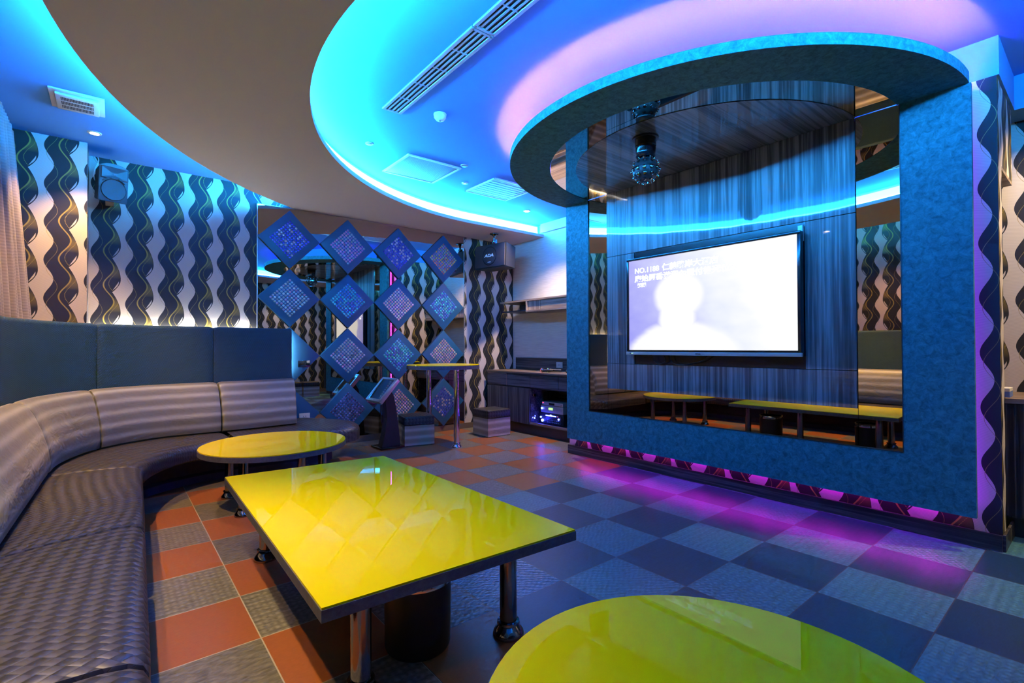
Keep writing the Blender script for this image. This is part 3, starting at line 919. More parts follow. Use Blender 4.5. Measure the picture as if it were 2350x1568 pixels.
coffee_table('coffee_table', 'rectangular low table with glossy yellow top between sofa and television', [(.4486, 1.3846), (1.4146, 1.3415), (1.397, 3.066), (.488, 3.136)],
             [(x, y, .034, .062) for x, y in ((.642, 1.585), (1.235, 1.545), (1.235, 2.30), (.655, 2.93), (1.235, 2.90))], cx=.937, cy=2.23)
ctr = (.966, 4.03)
coffee_table('round_coffee_table', 'low round table with yellow top in front of the far curve of the sofa', arc(*ctr, .505, 0, 360, 72)[:-1],
             [(ctr[0]+a, ctr[1]+b, .030, .055) for a, b in ((-.265, -.25), (-.265, .27), (.265, -.25), (.265, .27))], cx=ctr[0], cy=ctr[1])
ctn = (.919, .474)
coffee_table('round_coffee_table', 'low round table with yellow top closest to the camera, reflecting the television', arc(*ctn, .482, 0, 360, 72)[:-1],
             [(ctn[0]+a, ctn[1]+b, .030, .055) for a, b in ((-.25, -.25), (-.25, .25), (.25, -.25), (.25, .25))], cx=ctn[0], cy=ctn[1])
bc = (3.06, 5.05)
bt = thing('bar_table', 'high round table with yellow top on chrome legs before the diamond wall', 'table', (*bc, 0))
bm = new(); prism(bm, arc(*bc, .43, 0, 360, 64)[:-1], .890, .932); obj('slab', bm, M['edge'], bt)
bm = new(); prism(bm, arc(*bc, .427, 0, 360, 64)[:-1], .932, .938); obj('glass_top', bm, M['yellow'], bt, label='glossy yellow glass top')
for x, y in ((3.056, 4.756), (3.10, 5.46)): obj('leg', leg_bm(x, y, .89, .033, .06), M['chrome'], bt, 35)

def trash(x, y, label):
    t = thing('waste_bin', label, 'bin', (x, y, 0), 'black bins under the tables')
    bm = new(); lathe(bm, [(0, .006), (.118, .006), (.12, 0), (.125, .012), (.128, .262), (.122, .262), (.118, .02), (0, .02)], x, y, 40); obj('body', bm, M['black'], t, 40)
    bm = new(); lathe(bm, [(.1285, .252), (.1305, .252), (.1305, .282), (.127, .287), (.119, .287), (.119, .252)], x, y, 40); obj('rim', bm, M['chrome'], t, 40, label='chrome rim')
    bm = new(); lathe(bm, [(.117, .284), (.112, .20), (.10, .06), (0, .05)], x, y, 24); obj('liner', bm, M['black_gloss'], t, 60)
    return t
trash(.925, 1.72, 'round black bin with chrome rim under the near half of the rectangular table')
trash(1.06, 2.70, 'round black bin under the far end of the rectangular table, seen in the mirror')

# ------------------------------------------------------------------ cube stools
def stool(x, y, rz, label, group='cube stools', s=.175):
    t = thing('cube_stool', label, 'stool', (x, y, 0), group, rz)
    bm = new(); uvl = bm.loops.layers.uv.verify()
    h = .235
    for a in range(4):
        R = Matrix.Rotation(a*PI/2, 4, 'Z')
        quad_uv(bm, [R @ Vector(p) for p in ((-s, -s, .006), (s, -s, .006), (s, -s, h), (-s, -s, h))], [(-s+a, .006), (s+a, .006), (s+a, h), (-s+a, h)])
    quad_uv(bm, [(-s, s, .006), (s, s, .006), (s, -s, .006), (-s, -s, .006)], [(0, 0), (1, 0), (1, 1), (0, 1)])
    bmesh.ops.remove_doubles(bm, verts=bm.verts, dist=1e-4)
    obj('box', bm, M['satin_stool'], t, None, local=True, label='striped satin box')
    bm = new(); box(bm, -s-.004, s+.004, -s-.004, s+.004, h+.001, h+.105, bevel=.022, seg=4); uvl = bm.loops.layers.uv.verify()
    for f in bm.faces:
        for l in f.loops:
            c = l.vert.co; l[uvl].uv = (c.x, c.y) if abs(f.normal.z) > .5 else (c.x+c.y, c.z)
    obj('cushion', bm, M['weave'], t, 50, local=True, label='black woven leather cushion')
    for a, b in ((-1, -1), (1, -1), (1, 1), (-1, 1)):
        bm = new(); disc(bm, .015, 0, .0065, a*(s-.03), b*(s-.03), 10); obj('foot', bm, M['black'], t, None, local=True)
    return t
st = stool(2.826, 5.29, math.radians(-14.3), 'cube stool beside the touch screen stand, in blue light')
dup(st, (3.86, 5.165, 0), math.radians(-2), 'cube stool in front of the striped cabinet door, in warm light')
dup(st, (3.62, -.42, 0), 0.05, 'cube stool by the near wall, whole one seen in the mirror')
dup(st, (3.22, -.44, 0), -0.03, 'cube stool by the near wall, partly hidden one seen in the mirror')

# ------------------------------------------------------------------ touch screen stand
kx, ky = 2.47, 5.27
ks = thing('touch_screen_stand', 'tilted silver touch screen on a black curved floor stand', 'touch screen', (kx, ky, 0))
bm = new(); box(bm, 2.315, 2.60, 5.14, 5.42, .002, .022, bevel=.004); obj('base_plate', bm, M['black_gloss'], ks, 40)
bm = new()
prof = [(2.36, .022), (2.585, .022), (2.57, .16), (2.55, .32), (2.53, .46), (2.50, .60), (2.46, .66), (2.40, .60), (2.41, .48), (2.42, .34), (2.40, .18)]
a = [bm.verts.new((p[0], ky-.055, p[1])) for p in prof]; b = [bm.verts.new((p[0], ky+.055, p[1])) for p in prof]
bm.faces.new(a); bm.faces.new(b[::-1])
for i in range(len(prof)): bm.faces.new((a[i], b[i], b[(i+1) % len(prof)], a[(i+1) % len(prof)]))
obj('column', bm, M['black'], ks)
SM = Matrix.Translation((2.365, 5.245, .672)) @ Matrix.Rotation(math.radians(-49), 4, 'Y') @ Matrix.Rotation(-PI/2, 4, 'Z')
# local frame: x = width (towards -Y), y = up the screen, z = out of the screen
wx, hy = .185, .165
bm = new(); box(bm, -wx, wx, -hy, hy, -.045, -.002, M=SM, bevel=.006); hs = obj('screen_housing', bm, M['silver_b'], ks, 40)
bm = new()
for (x0, x1, y0_, y1_) in ((-wx, wx, hy-.028, hy), (-wx, wx, -hy, -hy+.034), (-wx, -wx+.028, -hy, hy), (wx-.028, wx, -hy, hy)): box(bm, x0, x1, y0_, y1_, -.004, .006, M=SM, bevel=.002, seg=1)
obj('screen_frame', bm, M['silver_b'], ks, 40)
bm = new(); box(bm, -wx+.026, wx-.026, -hy+.032, hy-.026, -.004, .0005, M=SM)
def dark_glass():
    n = NT('dark_screen_glass'); n.color((.02, .06, .09)); n.set(Roughness=.02)
    n.b.inputs['Coat Weight'].default_value = 1.0; n.b.inputs['Coat Roughness'].default_value = .01; n.b.inputs['Coat IOR'].default_value = 2.2
    n.color(n.mix(n.noise(n.pos(), 3, 1), (.02, .05, .08), (.03, .08, .11)))
    return n.mat
M['screen_glass'] = dark_glass()
obj('screen', bm, M['screen_glass'], ks)
bm = new(); box(bm, -.012, .012, -hy+.010, -hy+.018, .005, .0075, M=SM); obj('button', bm, M['white_plastic'], hs)
for k_ in range(2):
    bm = new(); pts = catmull([(2.335+.02*k_, 5.19+.02*k_, .50), (2.33+.02*k_, 5.18, .42), (2.335+.02*k_, 5.185, .34), (2.35, 5.19, .28)], 6); tube(bm, pts, .007, 8); obj('cable', bm, M['black'], ks, 60)

# ------------------------------------------------------------------ cabinet in the far niche
cx0 = 4.20
cb = thing('media_cabinet', 'dark striped sideboard with drawers and open bay between wallpaper and television wall', 'cabinet', (4.45, 4.7, .14))
Y0, Y1 = 3.74, 5.72
bm = new()
box(bm, cx0+.02, 4.74, Y0, Y1, .135, .15); box(bm, 4.72, 4.74, Y0, Y1, .15, .60)
for y in (Y0, 4.10-.02, 4.79, Y1-.02): box(bm, cx0+.02, 4.72, y, y+.018, .15, .60)
box(bm, cx0+.02, 4.74, Y0, Y1, .60, .615)
obj('body', bm, M['wood_h'], cb)
bm = new(); box(bm, cx0+.06, 4.74, Y0, Y1, 0, .135); obj('plinth', bm, M['trim'], cb)
bm = new(); box(bm, cx0-.008, 4.745, Y0, Y1+.005, .79, .815, bevel=.002); obj('countertop', bm, M['wood_top'], cb, 40, label='brown wood countertop')
bm = new(); box(bm, 4.735, 4.748, Y0, Y1, .815, .985); obj('backsplash', bm, M['wood_h'], cb)
bm = new(); box(bm, cx0+.02, 4.73, Y0, Y1, .615, .79); obj('drawer_case', bm, M['trim'], cb)
for (a, b) in ((5.275, 5.715), (4.79, 5.268), (4.27, 4.783), (3.745, 4.263)):
    bm = new(); box(bm, cx0, cx0+.019, a, b, .618, .772, bevel=.002, seg=1); d = obj('drawer', bm, M['wood_h'], cb)
    bm = new(); box(bm, cx0, cx0+.015, a, b, .774, .789); obj('drawer_grip', bm, M['gold_trim'] if a > 5.2 else M['trim'], d)
bm = new(); box(bm, cx0-.003, cx0, 5.2695, 5.2745, .618, .772); box(bm, cx0-.003, cx0, 5.2745, 5.70, .7725, .776); obj('copper_edge', bm, plain('copper_edge', (.42, .22, .16), .4), cb)
for a, b in ((4.80, 5.25), (5.255, 5.715)):
    bm = new(); box(bm, cx0, cx0+.019, a, b, .137, .602, bevel=.002, seg=1); obj('door', bm, M['wood_v'], cb)
for z in (.50, .22):
    bm = new(); box(bm, cx0+.03, cx0+.09, 4.775, 4.788, z, z+.03); box(bm, cx0+.05, cx0+.07, 4.765, 4.776, z-.01, z+.04); obj('hinge', bm, M['chrome'], cb)
bm = new(); box(bm, cx0+.005, cx0+.02, Y0, 4.795, .137, .168); obj('bay_lip', bm, M['wood_top'], cb, label='brown wood lip of the open bay')
# devices in the open bay
def device(label, y0, y1, z0, z1, mat, x0=4.33, x1=4.66, name='karaoke_player'):
    t = thing(name, label, 'audio device', ((x0+x1)/2, (y0+y1)/2, z0))
    bm = new(); box(bm, x0, x1, y0, y1, z0+.006, z1, bevel=.004); obj('case', bm, mat, t, 40)
    for yy in (y0+.03, y1-.03):
        for xx in (x0+.03, x1-.03):
            bm = new(); disc(bm, .012, z0, z0+.0065, xx, yy, 10); obj('foot', bm, M['black'], t)
    return t
def on_front(t, name, y0, y1, z0, z1, mat, x0=4.33, th=.004):
    bm = new(); box(bm, x0-th, x0+.001, y0, y1, z0, z1, bevel=.0008, seg=1); return obj(name, bm, mat, t)
def knob(t, y, z, r, mat, x0=4.33, d=.016, name='knob'):
    bm = new(); disc(bm, r, 0, d, 0, 0, 20, M=Matrix.Translation((x0+.001, y, z)) @ Matrix.Rotation(-PI/2, 4, 'Y'), bev=.002); return obj(name, bm, mat, t, 40)
d = device('silver slim disc player, topmost device in the open cabinet bay', 4.32, 4.70, .391, .438, M['silver'], name='disc_player')
on_front(d, 'display', 4.47, 4.57, .402, .428, M['black_gloss']); on_front(d, 'power_button', 4.668, 4.69, .418, .43, M['dot_red']); on_front(d, 'button', 4.34, 4.355, .405, .412, M['black'])
d = device('silver player with green display, middle device in the open cabinet bay', 4.315, 4.725, .293, .391, M['silver'], name='karaoke_player')
on_front(d, 'display', 4.50, 4.575, .338, .366, M['dot_green']); knob(d, 4.695, .350, .014, M['dot_white']); on_front(d, 'disc_tray', 4.34, 4.47, .335, .362, M['silver_b'])
d = device('black amplifier with glowing blue knobs, lowest device in the open cabinet bay', 4.31, 4.745, .151, .293, M['black'], name='amplifier')
knob(d, 4.715, .235, .011, M['dot_white']); knob(d, 4.685, .195, .018, M['dot_blue']); knob(d, 4.385, .235, .012, M['dot_blue']); knob(d, 4.36, .24, .03, M['black'], d=.008)
on_front(d, 'display', 4.44, 4.63, .258, .270, M['dot_blue']); on_front(d, 'display', 4.52, 4.55, .262, .28, M['dot_white']); on_front(d, 'power_light', 4.405, 4.415, .26, .27, M['dot_red'])
for i in range(8): knob(d, 4.36+.032*i, .183, .007, M['silver'])
for i in range(8): knob(d, 4.36+.032*i, .210, .006, M['silver'])
bl = bpy.data.lights.new('indicator_glow', 'POINT'); bl.energy = 1.2; bl.color = (.03, .03, 1); bl.shadow_soft_size = .02
blo = bpy.data.objects.new('indicator_glow', bl); link(blo); blo.location = (4.27, 4.66, .22); blo.parent = d; blo.matrix_parent_inverse = wm(d).inverted()
# shelf unit above
sh = thing('wall_shelf', 'striped wood wall shelf with an open end under the white wallpaper', 'shelf', (4.55, 4.7, 1.62))
bm = new(); box(bm, 4.36, 4.745, 3.74, 5.62, 1.765, 1.79, bevel=.002); obj('top_board', bm, M['wood_shelf'], sh)
bm = new(); box(bm, 4.36, 4.745, 3.74, 5.05, 1.615, 1.64, bevel=.002); obj('bottom_board', bm, M['wood_shelf'], sh)
bm = new(); box(bm, 4.40, 4.745, 5.05, 5.62, 1.64, 1.655); box(bm, 4.73, 4.745, 5.05, 5.62, 1.655, 1.765); obj('open_end', bm, M['trim'], sh, label='dark open end compartment')
bm = new(); box(bm, 4.38, 4.395, 4.78, 5.03, 1.64, 1.765); obj('front_panel', bm, M['wood_shelf_v'], sh)
bm = new(); box(bm, 4.38, 4.395, 3.74, 4.775, 1.64, 1.765); obj('front_panel', bm, M['wood_shelf'], sh)
bm = new(); box(bm, 4.36, 4.73, 5.03, 5.05, 1.64, 1.765); obj('end_panel', bm, M['wood_shelf_v'], sh)
# microphones
def mic(x, y, rz, label, body, col):
    t = thing('microphone', label, 'microphone', (x, y, .815), 'microphones on the counter', rz)
    R = Matrix.Translation((0, 0, .027)) @ Matrix.Rotation(PI/2, 4, 'X')
    bm = new(); lathe(bm, [(0, .03), (.012, .03), (.014, .05), (.018, .16), (.021, .185), (0, .185)], 0, 0, 20, M=R); obj('handle', bm, body, t, 40, local=True)
    bm = new(); lathe(bm, [(0, .185), (.021, .186), (.026, .20), (.027, .215), (.022, .235), (.010, .243), (0, .244)], 0, 0, 20, M=R); obj('head', bm, M['black_chrome'], t, 60, local=True)
    bm = new(); lathe(bm, [(.0272, .211), (.0278, .2115), (.0278, .2145), (.0272, .215)], 0, 0, 20, M=R); obj('ring', bm, col, t, 40, local=True)
    return t
mic(4.33, 4.45, math.radians(190), 'black microphone with pink ring lying on the counter', M['black'], M['dot_red'])
mic(4.45, 4.42, math.radians(205), 'black microphone with green ring lying behind the pink one', M['black'], M['dot_green'])
mic(4.30, 4.02, math.radians(172), 'silver handled microphone lying on the counter next to the television wall', M['silver'], M['black'])

def outlet(name, label, loc, axis, mat, w=.115, h=.072):
    t = thing(name, label, 'outlet', loc)
    bm = new(); slots = new()
    x, y, z = loc
    if axis == 'y':
        box(bm, x-w/2, x+w/2, y-.008, y, z-h/2, z+h/2, bevel=.002)
        for s in (-.012, .012): box(slots, x+s-.002, x+s+.002, y-.0095, y-.0075, z-.008, z+.008)
    else:
        box(bm, x-.008, x, y-w/2, y+w/2, z-h/2, z+h/2, bevel=.002)
        for s in (-.012, .012): box(slots, x-.0095, x-.0075, y+s-.002, y+s+.002, z-.008, z+.008)
    obj('plate', bm, mat, t, 40); obj('socket', slots, M['slot'], t)
    return t
outlet('wall_outlet', 'chrome framed outlet plate on the plain slate tile beside the high sofa back', (1.675, 5.759, .965), 'y', M['black_chrome'], .13, .075)
outlet('wall_outlet', 'white outlet low on the plain slate tile beside the last cushion', (1.68, 5.759, .373), 'y', M['white_plastic'])
outlet('wall_outlet', 'white outlet on the dark backsplash above the microphones', (4.734, 4.78, .895), 'x', M['white_plastic'], .12, .08)

# ------------------------------------------------------------------ near right niche
nc = thing('side_counter', 'dark ribbed cabinet with a brown top past the near end of the television wall', 'cabinet', (4.4, .2, 0))
bm = new(); box(bm, 4.16, 4.74, -1.0, 1.19, .12, .80); obj('body', bm, M['wood_v'], nc)
bm = new(); box(bm, 4.13, 4.745, -1.0, 1.195, .80, .83, bevel=.002); obj('countertop', bm, M['wood_top'], nc, 40, label='brown wood countertop')
bm = new()
for i in range(36): box(bm, 4.148, 4.161, -1.0+.06*i, -1.0+.06*i+.035, .13, .795)
obj('ribbed_front', bm, M['wood_v'], nc)
bm = new(); box(bm, 4.20, 4.74, -1.0, 1.19, 0, .12); obj('plinth', bm, M['trim'], nc)
tb = thing('tissue_box', 'small white and blue tissue box on the ribbed side counter', 'tissue box', (4.28, .47, .83))
bm = new(); box(bm, 4.20, 4.34, .40, .56, .83, .865, bevel=.002); obj('carton', bm, plain('blue_carton', (.12, .22, .65), .5), tb)
bm = new(); box(bm, 4.20, 4.34, .40, .56, .865, .885, bevel=.002); obj('lid', bm, M['white_plastic'], tb)
oc_ = thing('overhead_cabinet', 'wallpapered overhead cabinet with striped wood underside behind the television wall end', 'cabinet', (4.2, .8, 2.18))
bm = new(); box_uv(bm, 3.975, 4.45, .402, 1.19, 2.185, 2.655); obj('body', bm, M['paper'], oc_)
bm = new(); box(bm, 3.975, 4.452, .402, 1.19, 2.165, 2.185); obj('bottom_board', bm, M['wood_shelf'], oc_, label='striped wood underside')

# ------------------------------------------------------------------ ceiling fittings
def downlight(x, y, label, z=ZC, power=60, size=85, col=(1, .74, .42), aim=None, blend=.5, soft=.03):
    t = thing('downlight', label, 'downlight', (x, y, z), 'recessed downlights')
    bm = new(); lathe(bm, [(.030, z-.002), (.030, z-.007), (.045, z-.006), (.047, z-.002), (.047, z)], x, y, 24); obj('trim_ring', bm, M['white_plastic'], t, 40)
    bm = new(); disc(bm, .030, z-.004, z-.002, x, y, 20); obj('lamp', bm, M['lamp_warm'], t)
    if power:
        L = bpy.data.lights.new('lamp_beam', 'SPOT'); L.energy = power; L.color = col; L.spot_size = math.radians(size); L.spot_blend = blend; L.shadow_soft_size = soft
        o = bpy.data.objects.new('lamp_beam', L); link(o)
        p = Vector((x, y, z-.012)); tgt = Vector(aim) if aim else Vector((x, y, 0))
        mm = (tgt-p).to_track_quat('-Z', 'Y').to_matrix().to_4x4(); mm.translation = p
        o.parent = t; o.matrix_parent_inverse = wm(t).inverted(); o.matrix_basis = mm
    return t
downlight(-.114, 5.158, 'glowing downlight in front of the wallpaper pilaster beside the supply grille', power=190, size=84, col=(1, .56, .17), aim=(-.42, 5.0, .5), blend=.6)
downlight(4.10, 4.72, 'glowing downlight close to the white niche and the ceiling speaker', power=260, size=112, col=(1, .72, .40), aim=(3.85, 4.72, 0), blend=.7)
downlight(-.15, 2.45, 'downlight above the long side of the sofa beside the rectangular table', z=ZS, power=290, size=70, blend=1.0, col=(1, .70, .34), aim=(.22, 1.85, 0))
downlight(-.15, .55, 'downlight above the sofa end nearest the camera', z=ZS, power=25, size=90, blend=1.0)
downlight(-.45, 3.3, 'added unseen warm lamp over the curved sofa corner', power=300, size=84, col=(1, .54, .15), blend=.8, aim=(-.30, 4.35, .5))  # added out of view to throw more warm light on the corner cushions
downlight(-.44, 1.9, 'added unseen warm lamp over the straight part of the sofa', power=130, size=78, col=(1, .58, .18), blend=.8, aim=(-.36, 1.95, 0))  # extra lamp out of view, warms the sofa back reflected in the mirror
downlight(4.25, -.35, 'downlight over the ribbed side counter', power=230, size=100, col=(1, .70, .34), aim=(4.7, .15, .9))
downlight(3.3, -.95, 'downlight by the near wall, seen only in the mirror', z=ZS, power=70, size=100)

def ceil_vent():
    t = thing('supply_grille', 'white raised supply grille on the blue ceiling above the curtain', 'air vent', (-.185, 4.575, ZC))
    x0, x1, y0, y1 = -.335, -.045, 4.41, 4.74
    bm = new(); box(bm, x0, x1, y0, y1, ZC-.012, ZC, bevel=.003); obj('frame', bm, M['white_plastic'], t, 40)
    bm = new(); a, b = x0+.03, x1-.03
    box(bm, a, b, y0+.03, y1-.03, ZC-.032, ZC-.012, bevel=.01); obj('face_plate', bm, M['white_plastic'], t, 40)
    bm = new()
    for r in range(3):
        for i in range(22): box(bm, a+.03+.0078*i, a+.0345+.0078*i, y0+.065+.07*r, y0+.115+.07*r, ZC-.0335, ZC-.030)
    obj('slot_grid', bm, M['slot'], t)
    return t
ceil_vent()
def linear_vent(x0, y0, x1, y1, w, label):
    d = Vector((x1-x0, y1-y0)); L = d.length; ang = math.atan2(d.y, d.x)
    t = thing('linear_diffuser', label, 'air vent', ((x0+x1)/2, (y0+y1)/2, ZC), 'linear diffusers in the blue ceiling', ang)
    h = L/2
    bm = new()
    for s in (-1, 1): box(bm, -h, h, s*w/2-.012, s*w/2+.012, -.012, 0, bevel=.002, seg=1)
    for s in (-1, 1): box(bm, s*(h-.006)-.008, s*(h-.006)+.008, -w/2, w/2, -.012, 0)
    obj('frame', bm, M['silver'], t, 40, local=True)
    for k in (-.25, 0, .25):
        bm = new(); box(bm, -h, h, k*w-.006, k*w+.006, -.010, -.003, M=None); obj('blade', bm, M['silver'], t, None, local=True)
    bm = new()
    n = max(2, int(L/.21))
    for i in range(1, n): box(bm, -h+L*i/n-.004, -h+L*i/n+.004, -w/2, w/2, -.0105, -.002)
    obj('cross_bar', bm, M['silver'], t, None, local=True)
    bm = new(); box(bm, -h, h, -w/2, w/2, -.0015, -.0003); obj('throat', bm, M['slot'], t, None, local=True)
    return t
linear_vent(1.578, 3.318, 1.568, 2.165, .125, 'long slotted air diffuser in the blue ceiling, piece nearer the back wall')
linear_vent(1.568, 2.155, 1.56, 1.0, .125, 'long slotted air diffuser in the blue ceiling, piece running out of view above')
def square_vent(cx, cy, sx, sy, label, kind):
    t = thing('ceiling_grille', label, 'air vent', (cx, cy, ZC), 'square ceiling grilles')
    x0, x1, y0, y1 = cx-sx/2, cx+sx/2, cy-sy/2, cy+sy/2
    bm = new()
    for q in ((x0, x1, y0, y0+.022), (x0, x1, y1-.022, y1), (x0, x0+.022, y0, y1), (x1-.022, x1, y0, y1)): box(bm, *q, ZC-.014, ZC, bevel=.002, seg=1)
    obj('frame', bm, M['white_plastic'], t, 40)
    if kind == 'fine':
        bm = new(); n = 36
        for i in range(n): box(bm, x0+.02, x1-.02, y0+.025+(sy-.05)*i/n, y0+.025+(sy-.05)*(i+.5)/n, ZC-.009, ZC-.004)
        obj('mesh_face', bm, M['silver'], t)
    else:
        for i in range(9):
            bm = new(); y = y0+.03+(sy-.06)*i/8.5; box(bm, x0+.02, x1-.02, y, y+.046, ZC-.010, ZC-.007, M=None); obj('louvre', bm, M['silver'], t)
    bm = new(); box(bm, x0+.01, x1-.01, y0+.01, y1-.01, ZC-.002, ZC-.0005); obj('throat', bm, M['slot'], t)
square_vent(2.33, 4.24, .57, .55, 'square return grille with fine mesh in the blue ceiling near the white cove', 'fine')
square_vent(3.315, 4.25, .58, .55, 'square louvred grille in the blue ceiling half hidden by the round canopy', 'louvre')
sd = thing('smoke_detector', 'white round smoke detector on the blue ceiling next to the long diffuser', 'smoke detector', (1.885, 3.148, ZC))
bm = new(); disc(bm, .048, ZC-.012, ZC, 1.885, 3.148, 32, bev=.003); obj('base', bm, M['white_plastic'], sd, 40)
bm = new(); lathe(bm, [(.044, ZC-.012), (.045, ZC-.025), (.040, ZC-.034), (.030, ZC-.046), (.012, ZC-.050), (0, ZC-.050)], 1.885, 3.148, 32); obj('dome', bm, M['white_plastic'], sd, 40)
bm = new(); disc(bm, .006, ZC-.053, ZC-.0495, 1.885, 3.148, 12); obj('sensor', bm, M['slot'], sd)
def sprinkler(x, y, label, mat):
    t = thing('sprinkler_head', label, 'sprinkler', (x, y, ZC), 'small round ceiling sensors')
    bm = new(); lathe(bm, [(.014, ZC-.003), (.016, ZC-.008), (.034, ZC-.006), (.036, ZC), (0.014, ZC)], x, y, 24); obj('escutcheon', bm, M['silver'], t, 40)
    bm = new(); disc(bm, .014, ZC-.010, ZC-.002, x, y, 16); obj('cap', bm, mat, t, 40)
sprinkler(1.689, 3.976, 'small round ceiling head alone between smoke detector and white cove', M['silver'])
sprinkler(2.600, 3.900, 'small round ceiling head touching the corner of the fine mesh grille', M['silver'])
sprinkler(2.885, 4.315, 'small ceiling head with a yellow green centre between the two square grilles', M['dot_green'])

# ------------------------------------------------------------------ speakers
sp = thing('hanging_speaker', 'black box speaker lettered ADA hanging from the ceiling soffit', 'speaker', (4.05, 5.40, 2.70))
Wv = Vector((3.94, 5.66)) - Vector((4.05, 5.08)); ang = math.atan2(Wv.y, Wv.x)
SPM = Matrix.Translation((3.995, 5.37, 2.385)) @ Matrix.Rotation(ang-PI/2, 4, 'Z') @ Matrix.Rotation(math.radians(3), 4, 'Y')
# local: x into the box, y along the front, z up; front at x=0
bm = new()
hw, hh, dp = .285, .165, .27
a = [bm.verts.new(p) for p in ((0, -hw, -hh), (0, hw, -hh), (0, hw, hh), (0, -hw, hh))]
b = [bm.verts.new(p) for p in ((dp, -hw*.8, -hh*.92), (dp, hw*.8, -hh*.92), (dp, hw*.8, hh*.92), (dp, -hw*.8, hh*.92))]
bm.faces.new(a[::-1]); bm.faces.new(b)
for i in range(4): bm.faces.new((a[i], a[(i+1) % 4], b[(i+1) % 4], b[i]))
bmesh.ops.bevel(bm, geom=bm.edges[:], offset=.008, segments=2, affect='EDGES')
bmesh.ops.transform(bm, matrix=SPM, verts=bm.verts)
obj('cabinet', bm, M['black'], sp, 40)
bm = new(); box(bm, -.012, .001, -hw+.012, hw-.012, -hh+.012, hh-.012, M=SPM, bevel=.006); obj('front_grille', bm, M['grille'], sp, 40)
bm = new(); lathe(bm, [(.118, 0), (.124, .003), (.130, 0)], 0, 0, 40, M=SPM @ Matrix.Translation((-.012, .0, 0)) @ Matrix.Rotation(-PI/2, 4, 'Y')); obj('cone_ring', bm, M['black_gloss'], sp, 60)
LM = SPM @ Matrix.Translation((-.0145, .088, -.012)) @ FACE_X
b = text_bm('ADA', .066, .18, .0008, .0025)
bmesh.ops.transform(b, matrix=LM @ Matrix.Diagonal((1.18, .85, 1, 1)), verts=b.verts); obj('logo', b, M['print'], sp)
bm = new(); box(bm, -.0145, -.0135, -.028, .028, -.088, -.080, M=SPM); obj('badge', bm, M['print'], sp)
bm = new(); disc(bm, .062, 2.688, 2.70, 4.06, 5.36, 24, bev=.003); lathe(bm, [(.022, 2.688), (.03, 2.675), (.018, 2.66), (.018, 2.61), (.028, 2.605), (.028, 2.56), (.020, 2.545), (0, 2.545)], 4.06, 5.36, 20); obj('mount', bm, M['black_chrome'], sp, 40)
for k_ in (-1, 1):
    bm = new(); box(bm, 4.055, 4.085, 5.36+k_*.03-.006, 5.36+k_*.03+.006, 2.545, 2.615, bevel=.002); obj('mount_clamp', bm, M['black_chrome'], sp)

pa = thing('wall_speaker', 'dark stage speaker with square horn high on the wallpaper beside the pilaster', 'speaker', (.04, 5.62, 2.44))
PM = Matrix.Translation((-.02, 5.60, 2.605)) @ Matrix.Rotation(math.radians(17), 4, 'Z') @ Matrix.Rotation(math.radians(8), 4, 'X')
# local: x right, y back, z up; front at y=-.1
bm = new(); hw, hh = .105, .165
a = [bm.verts.new(p) for p in ((-hw, -.10, -hh), (hw, -.10, -hh), (hw, -.10, hh*.82), (hw*.5, -.10, hh*.96), (0, -.10, hh), (-hw*.5, -.10, hh*.96), (-hw, -.10, hh*.82))]
b = [bm.verts.new((v.co.x*.72, .10, v.co.z*.86)) for v in a]
bm.faces.new(a[::-1]); bm.faces.new(b)
for i in range(7): bm.faces.new((a[i], a[(i+1) % 7], b[(i+1) % 7], b[i]))
bmesh.ops.bevel(bm, geom=bm.edges[:], offset=.006, segments=2, affect='EDGES'); bmesh.ops.transform(bm, matrix=PM, verts=bm.verts)
obj('cabinet', bm, M['grey_plastic'], pa, 40)
bm = new()   # horn: open funnel
o4 = [(-.09, -.106, .035), (.09, -.106, .035), (.09, -.106, .125), (-.09, -.106, .125)]; i4 = [(-.02, -.075, .06), (.02, -.075, .06), (.02, -.075, .085), (-.02, -.075, .085)]
e4 = [(-.096, -.104, .029), (.096, -.104, .029), (.096, -.104, .131), (-.096, -.104, .131)]
A = [bm.verts.new((x, y-.004, z)) for x, y, z in o4]; Bv = [bm.verts.new((x, y-.026, z)) for x, y, z in i4]; Ev = [bm.verts.new(p) for p in e4]
for i in range(4):
    bm.faces.new((A[i], A[(i+1) % 4], Bv[(i+1) % 4], Bv[i])); bm.faces.new((Ev[i], Ev[(i+1) % 4], A[(i+1) % 4], A[i]))
bm.faces.new(Bv); bmesh.ops.transform(bm, matrix=PM, verts=bm.verts); obj('horn', bm, M['grey_plastic'], pa)
bm = new(); disc(bm, .008, -.012, .002, 0, 0, 14, M=PM @ Matrix.Translation((0, -.108, .072)) @ Matrix.Rotation(PI/2, 4, 'X')); obj('tweeter', bm, M['chrome'], pa, 40)
bm = new(); lathe(bm, [(0, .006), (.075, .004), (.086, .006), (.090, 0)], 0, 0, 40, M=PM @ Matrix.Translation((0, -.101, -.06)) @ Matrix.Rotation(PI/2, 4, 'X')); obj('woofer_grille', bm, M['grey_plastic'], pa, 60)
bm = new(); lathe(bm, [(.086, .004), (.089, .008), (.092, .002)], 0, 0, 40, M=PM @ Matrix.Translation((0, -.101, -.06)) @ Matrix.Rotation(PI/2, 4, 'X')); obj('woofer_ring', bm, M['black'], pa, 60)
for s in (-1, 1):
    bm = new()
    pts = [(math.sin(s*a_)*.102, -.105, -.06+math.cos(a_)*.102) for a_ in [math.radians(12+38*i/8) for i in range(9)]]
    tube(bm, [PM @ Vector(p) for p in pts], .006, 8); obj('port', bm, M['slot'], pa, 60)
bm = new(); box(bm, -.05, .01, 5.62, 5.80, 2.45, 2.475); obj('bracket', bm, M['gold_trim'], pa)
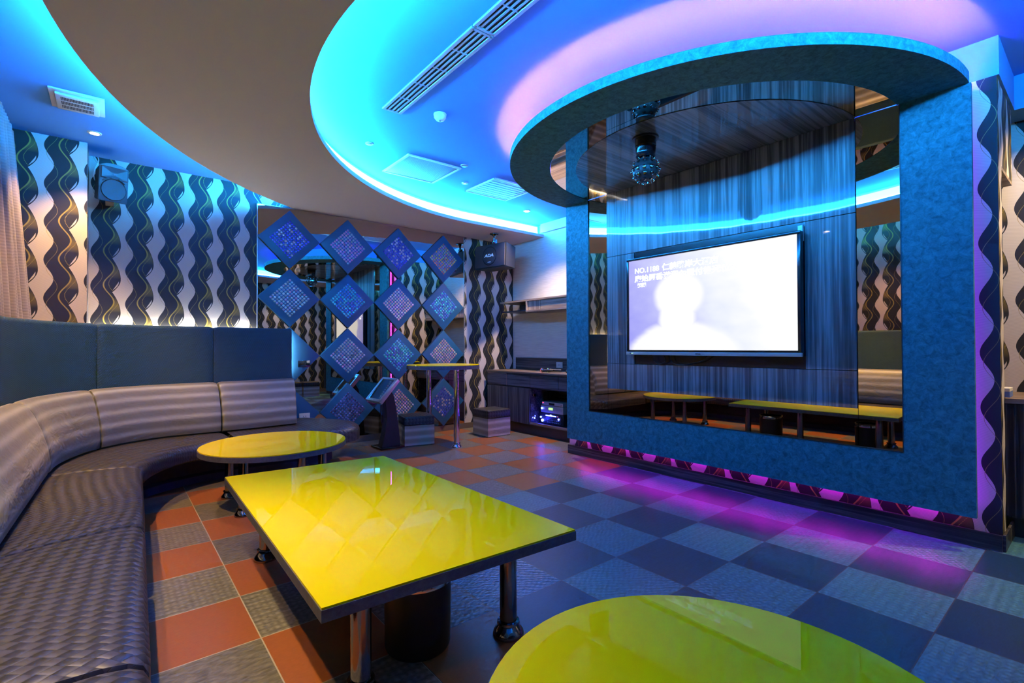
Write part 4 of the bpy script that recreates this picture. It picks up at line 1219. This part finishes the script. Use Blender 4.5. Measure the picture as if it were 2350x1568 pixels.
bm = new(); tube(bm, catmull([(-.09, 5.72, 2.62), (-.125, 5.76, 2.66), (-.13, 5.785, 2.74), (-.10, 5.79, 2.84), (-.105, 5.79, 2.875)], 8), .004, 6); obj('cable', bm, M['white_plastic'], pa, 60)

# ------------------------------------------------------------------ curtain
cu = thing('curtain', 'pale ribbed curtain hanging beside the wallpaper pilaster', 'curtain', (-.6, 5.0, 1.0))
bm = new(); rows = []
for zi in range(14):
    z = 1.354+(2.80-1.354)*zi/13
    k = 1-(zi/13)
    row = []
    for i in range(121):
        s = i/120
        y = 4.1+1.26*s
        x = -.62+.035*math.sin(s*2*PI*9)*(1+.25*math.sin(s*17))+.05*k
        row.append(bm.verts.new((x+.06*s*k, y+.02*k, z)))
    rows.append(row)
for a in range(13):
    for i in range(120): bm.faces.new((rows[a][i], rows[a][i+1], rows[a+1][i+1], rows[a+1][i]))
bmesh.ops.solidify(bm, geom=bm.faces[:], thickness=.004)
obj('drape', bm, M['curtain'], cu, 60)
bm = new(); rows = []
for z in (2.79, 2.87):
    row = []
    for i in range(121):
        s = i/120; row.append(bm.verts.new((-.62+.018*math.sin(s*2*PI*18), 4.1+1.26*s, z)))
    rows.append(row)
for i in range(120): bm.faces.new((rows[0][i], rows[0][i+1], rows[1][i+1], rows[1][i]))
bmesh.ops.solidify(bm, geom=bm.faces[:], thickness=.006)
obj('heading', bm, M['curtain'], cu, 60)

# ------------------------------------------------------------------ wall phone on the far end of the television wall (seen in the mirror)
wp = thing('remote_handset', 'pale remote handset on the television wall end, seen in the mirror', 'remote', (4.05, 3.735, 1.15))
bm = new(); box(bm, 4.03, 4.075, 3.722, 3.745, 1.09, 1.25, bevel=.006); obj('body', bm, M['white_plastic'], wp, 40)
bm = new(); box(bm, 4.037, 4.068, 3.744, 3.748, 1.20, 1.235); obj('display', bm, M['slot'], wp)
bm = new(); box(bm, 4.025, 4.08, 3.721, 3.75, 1.07, 1.13, bevel=.003); obj('cradle', bm, M['black'], wp)
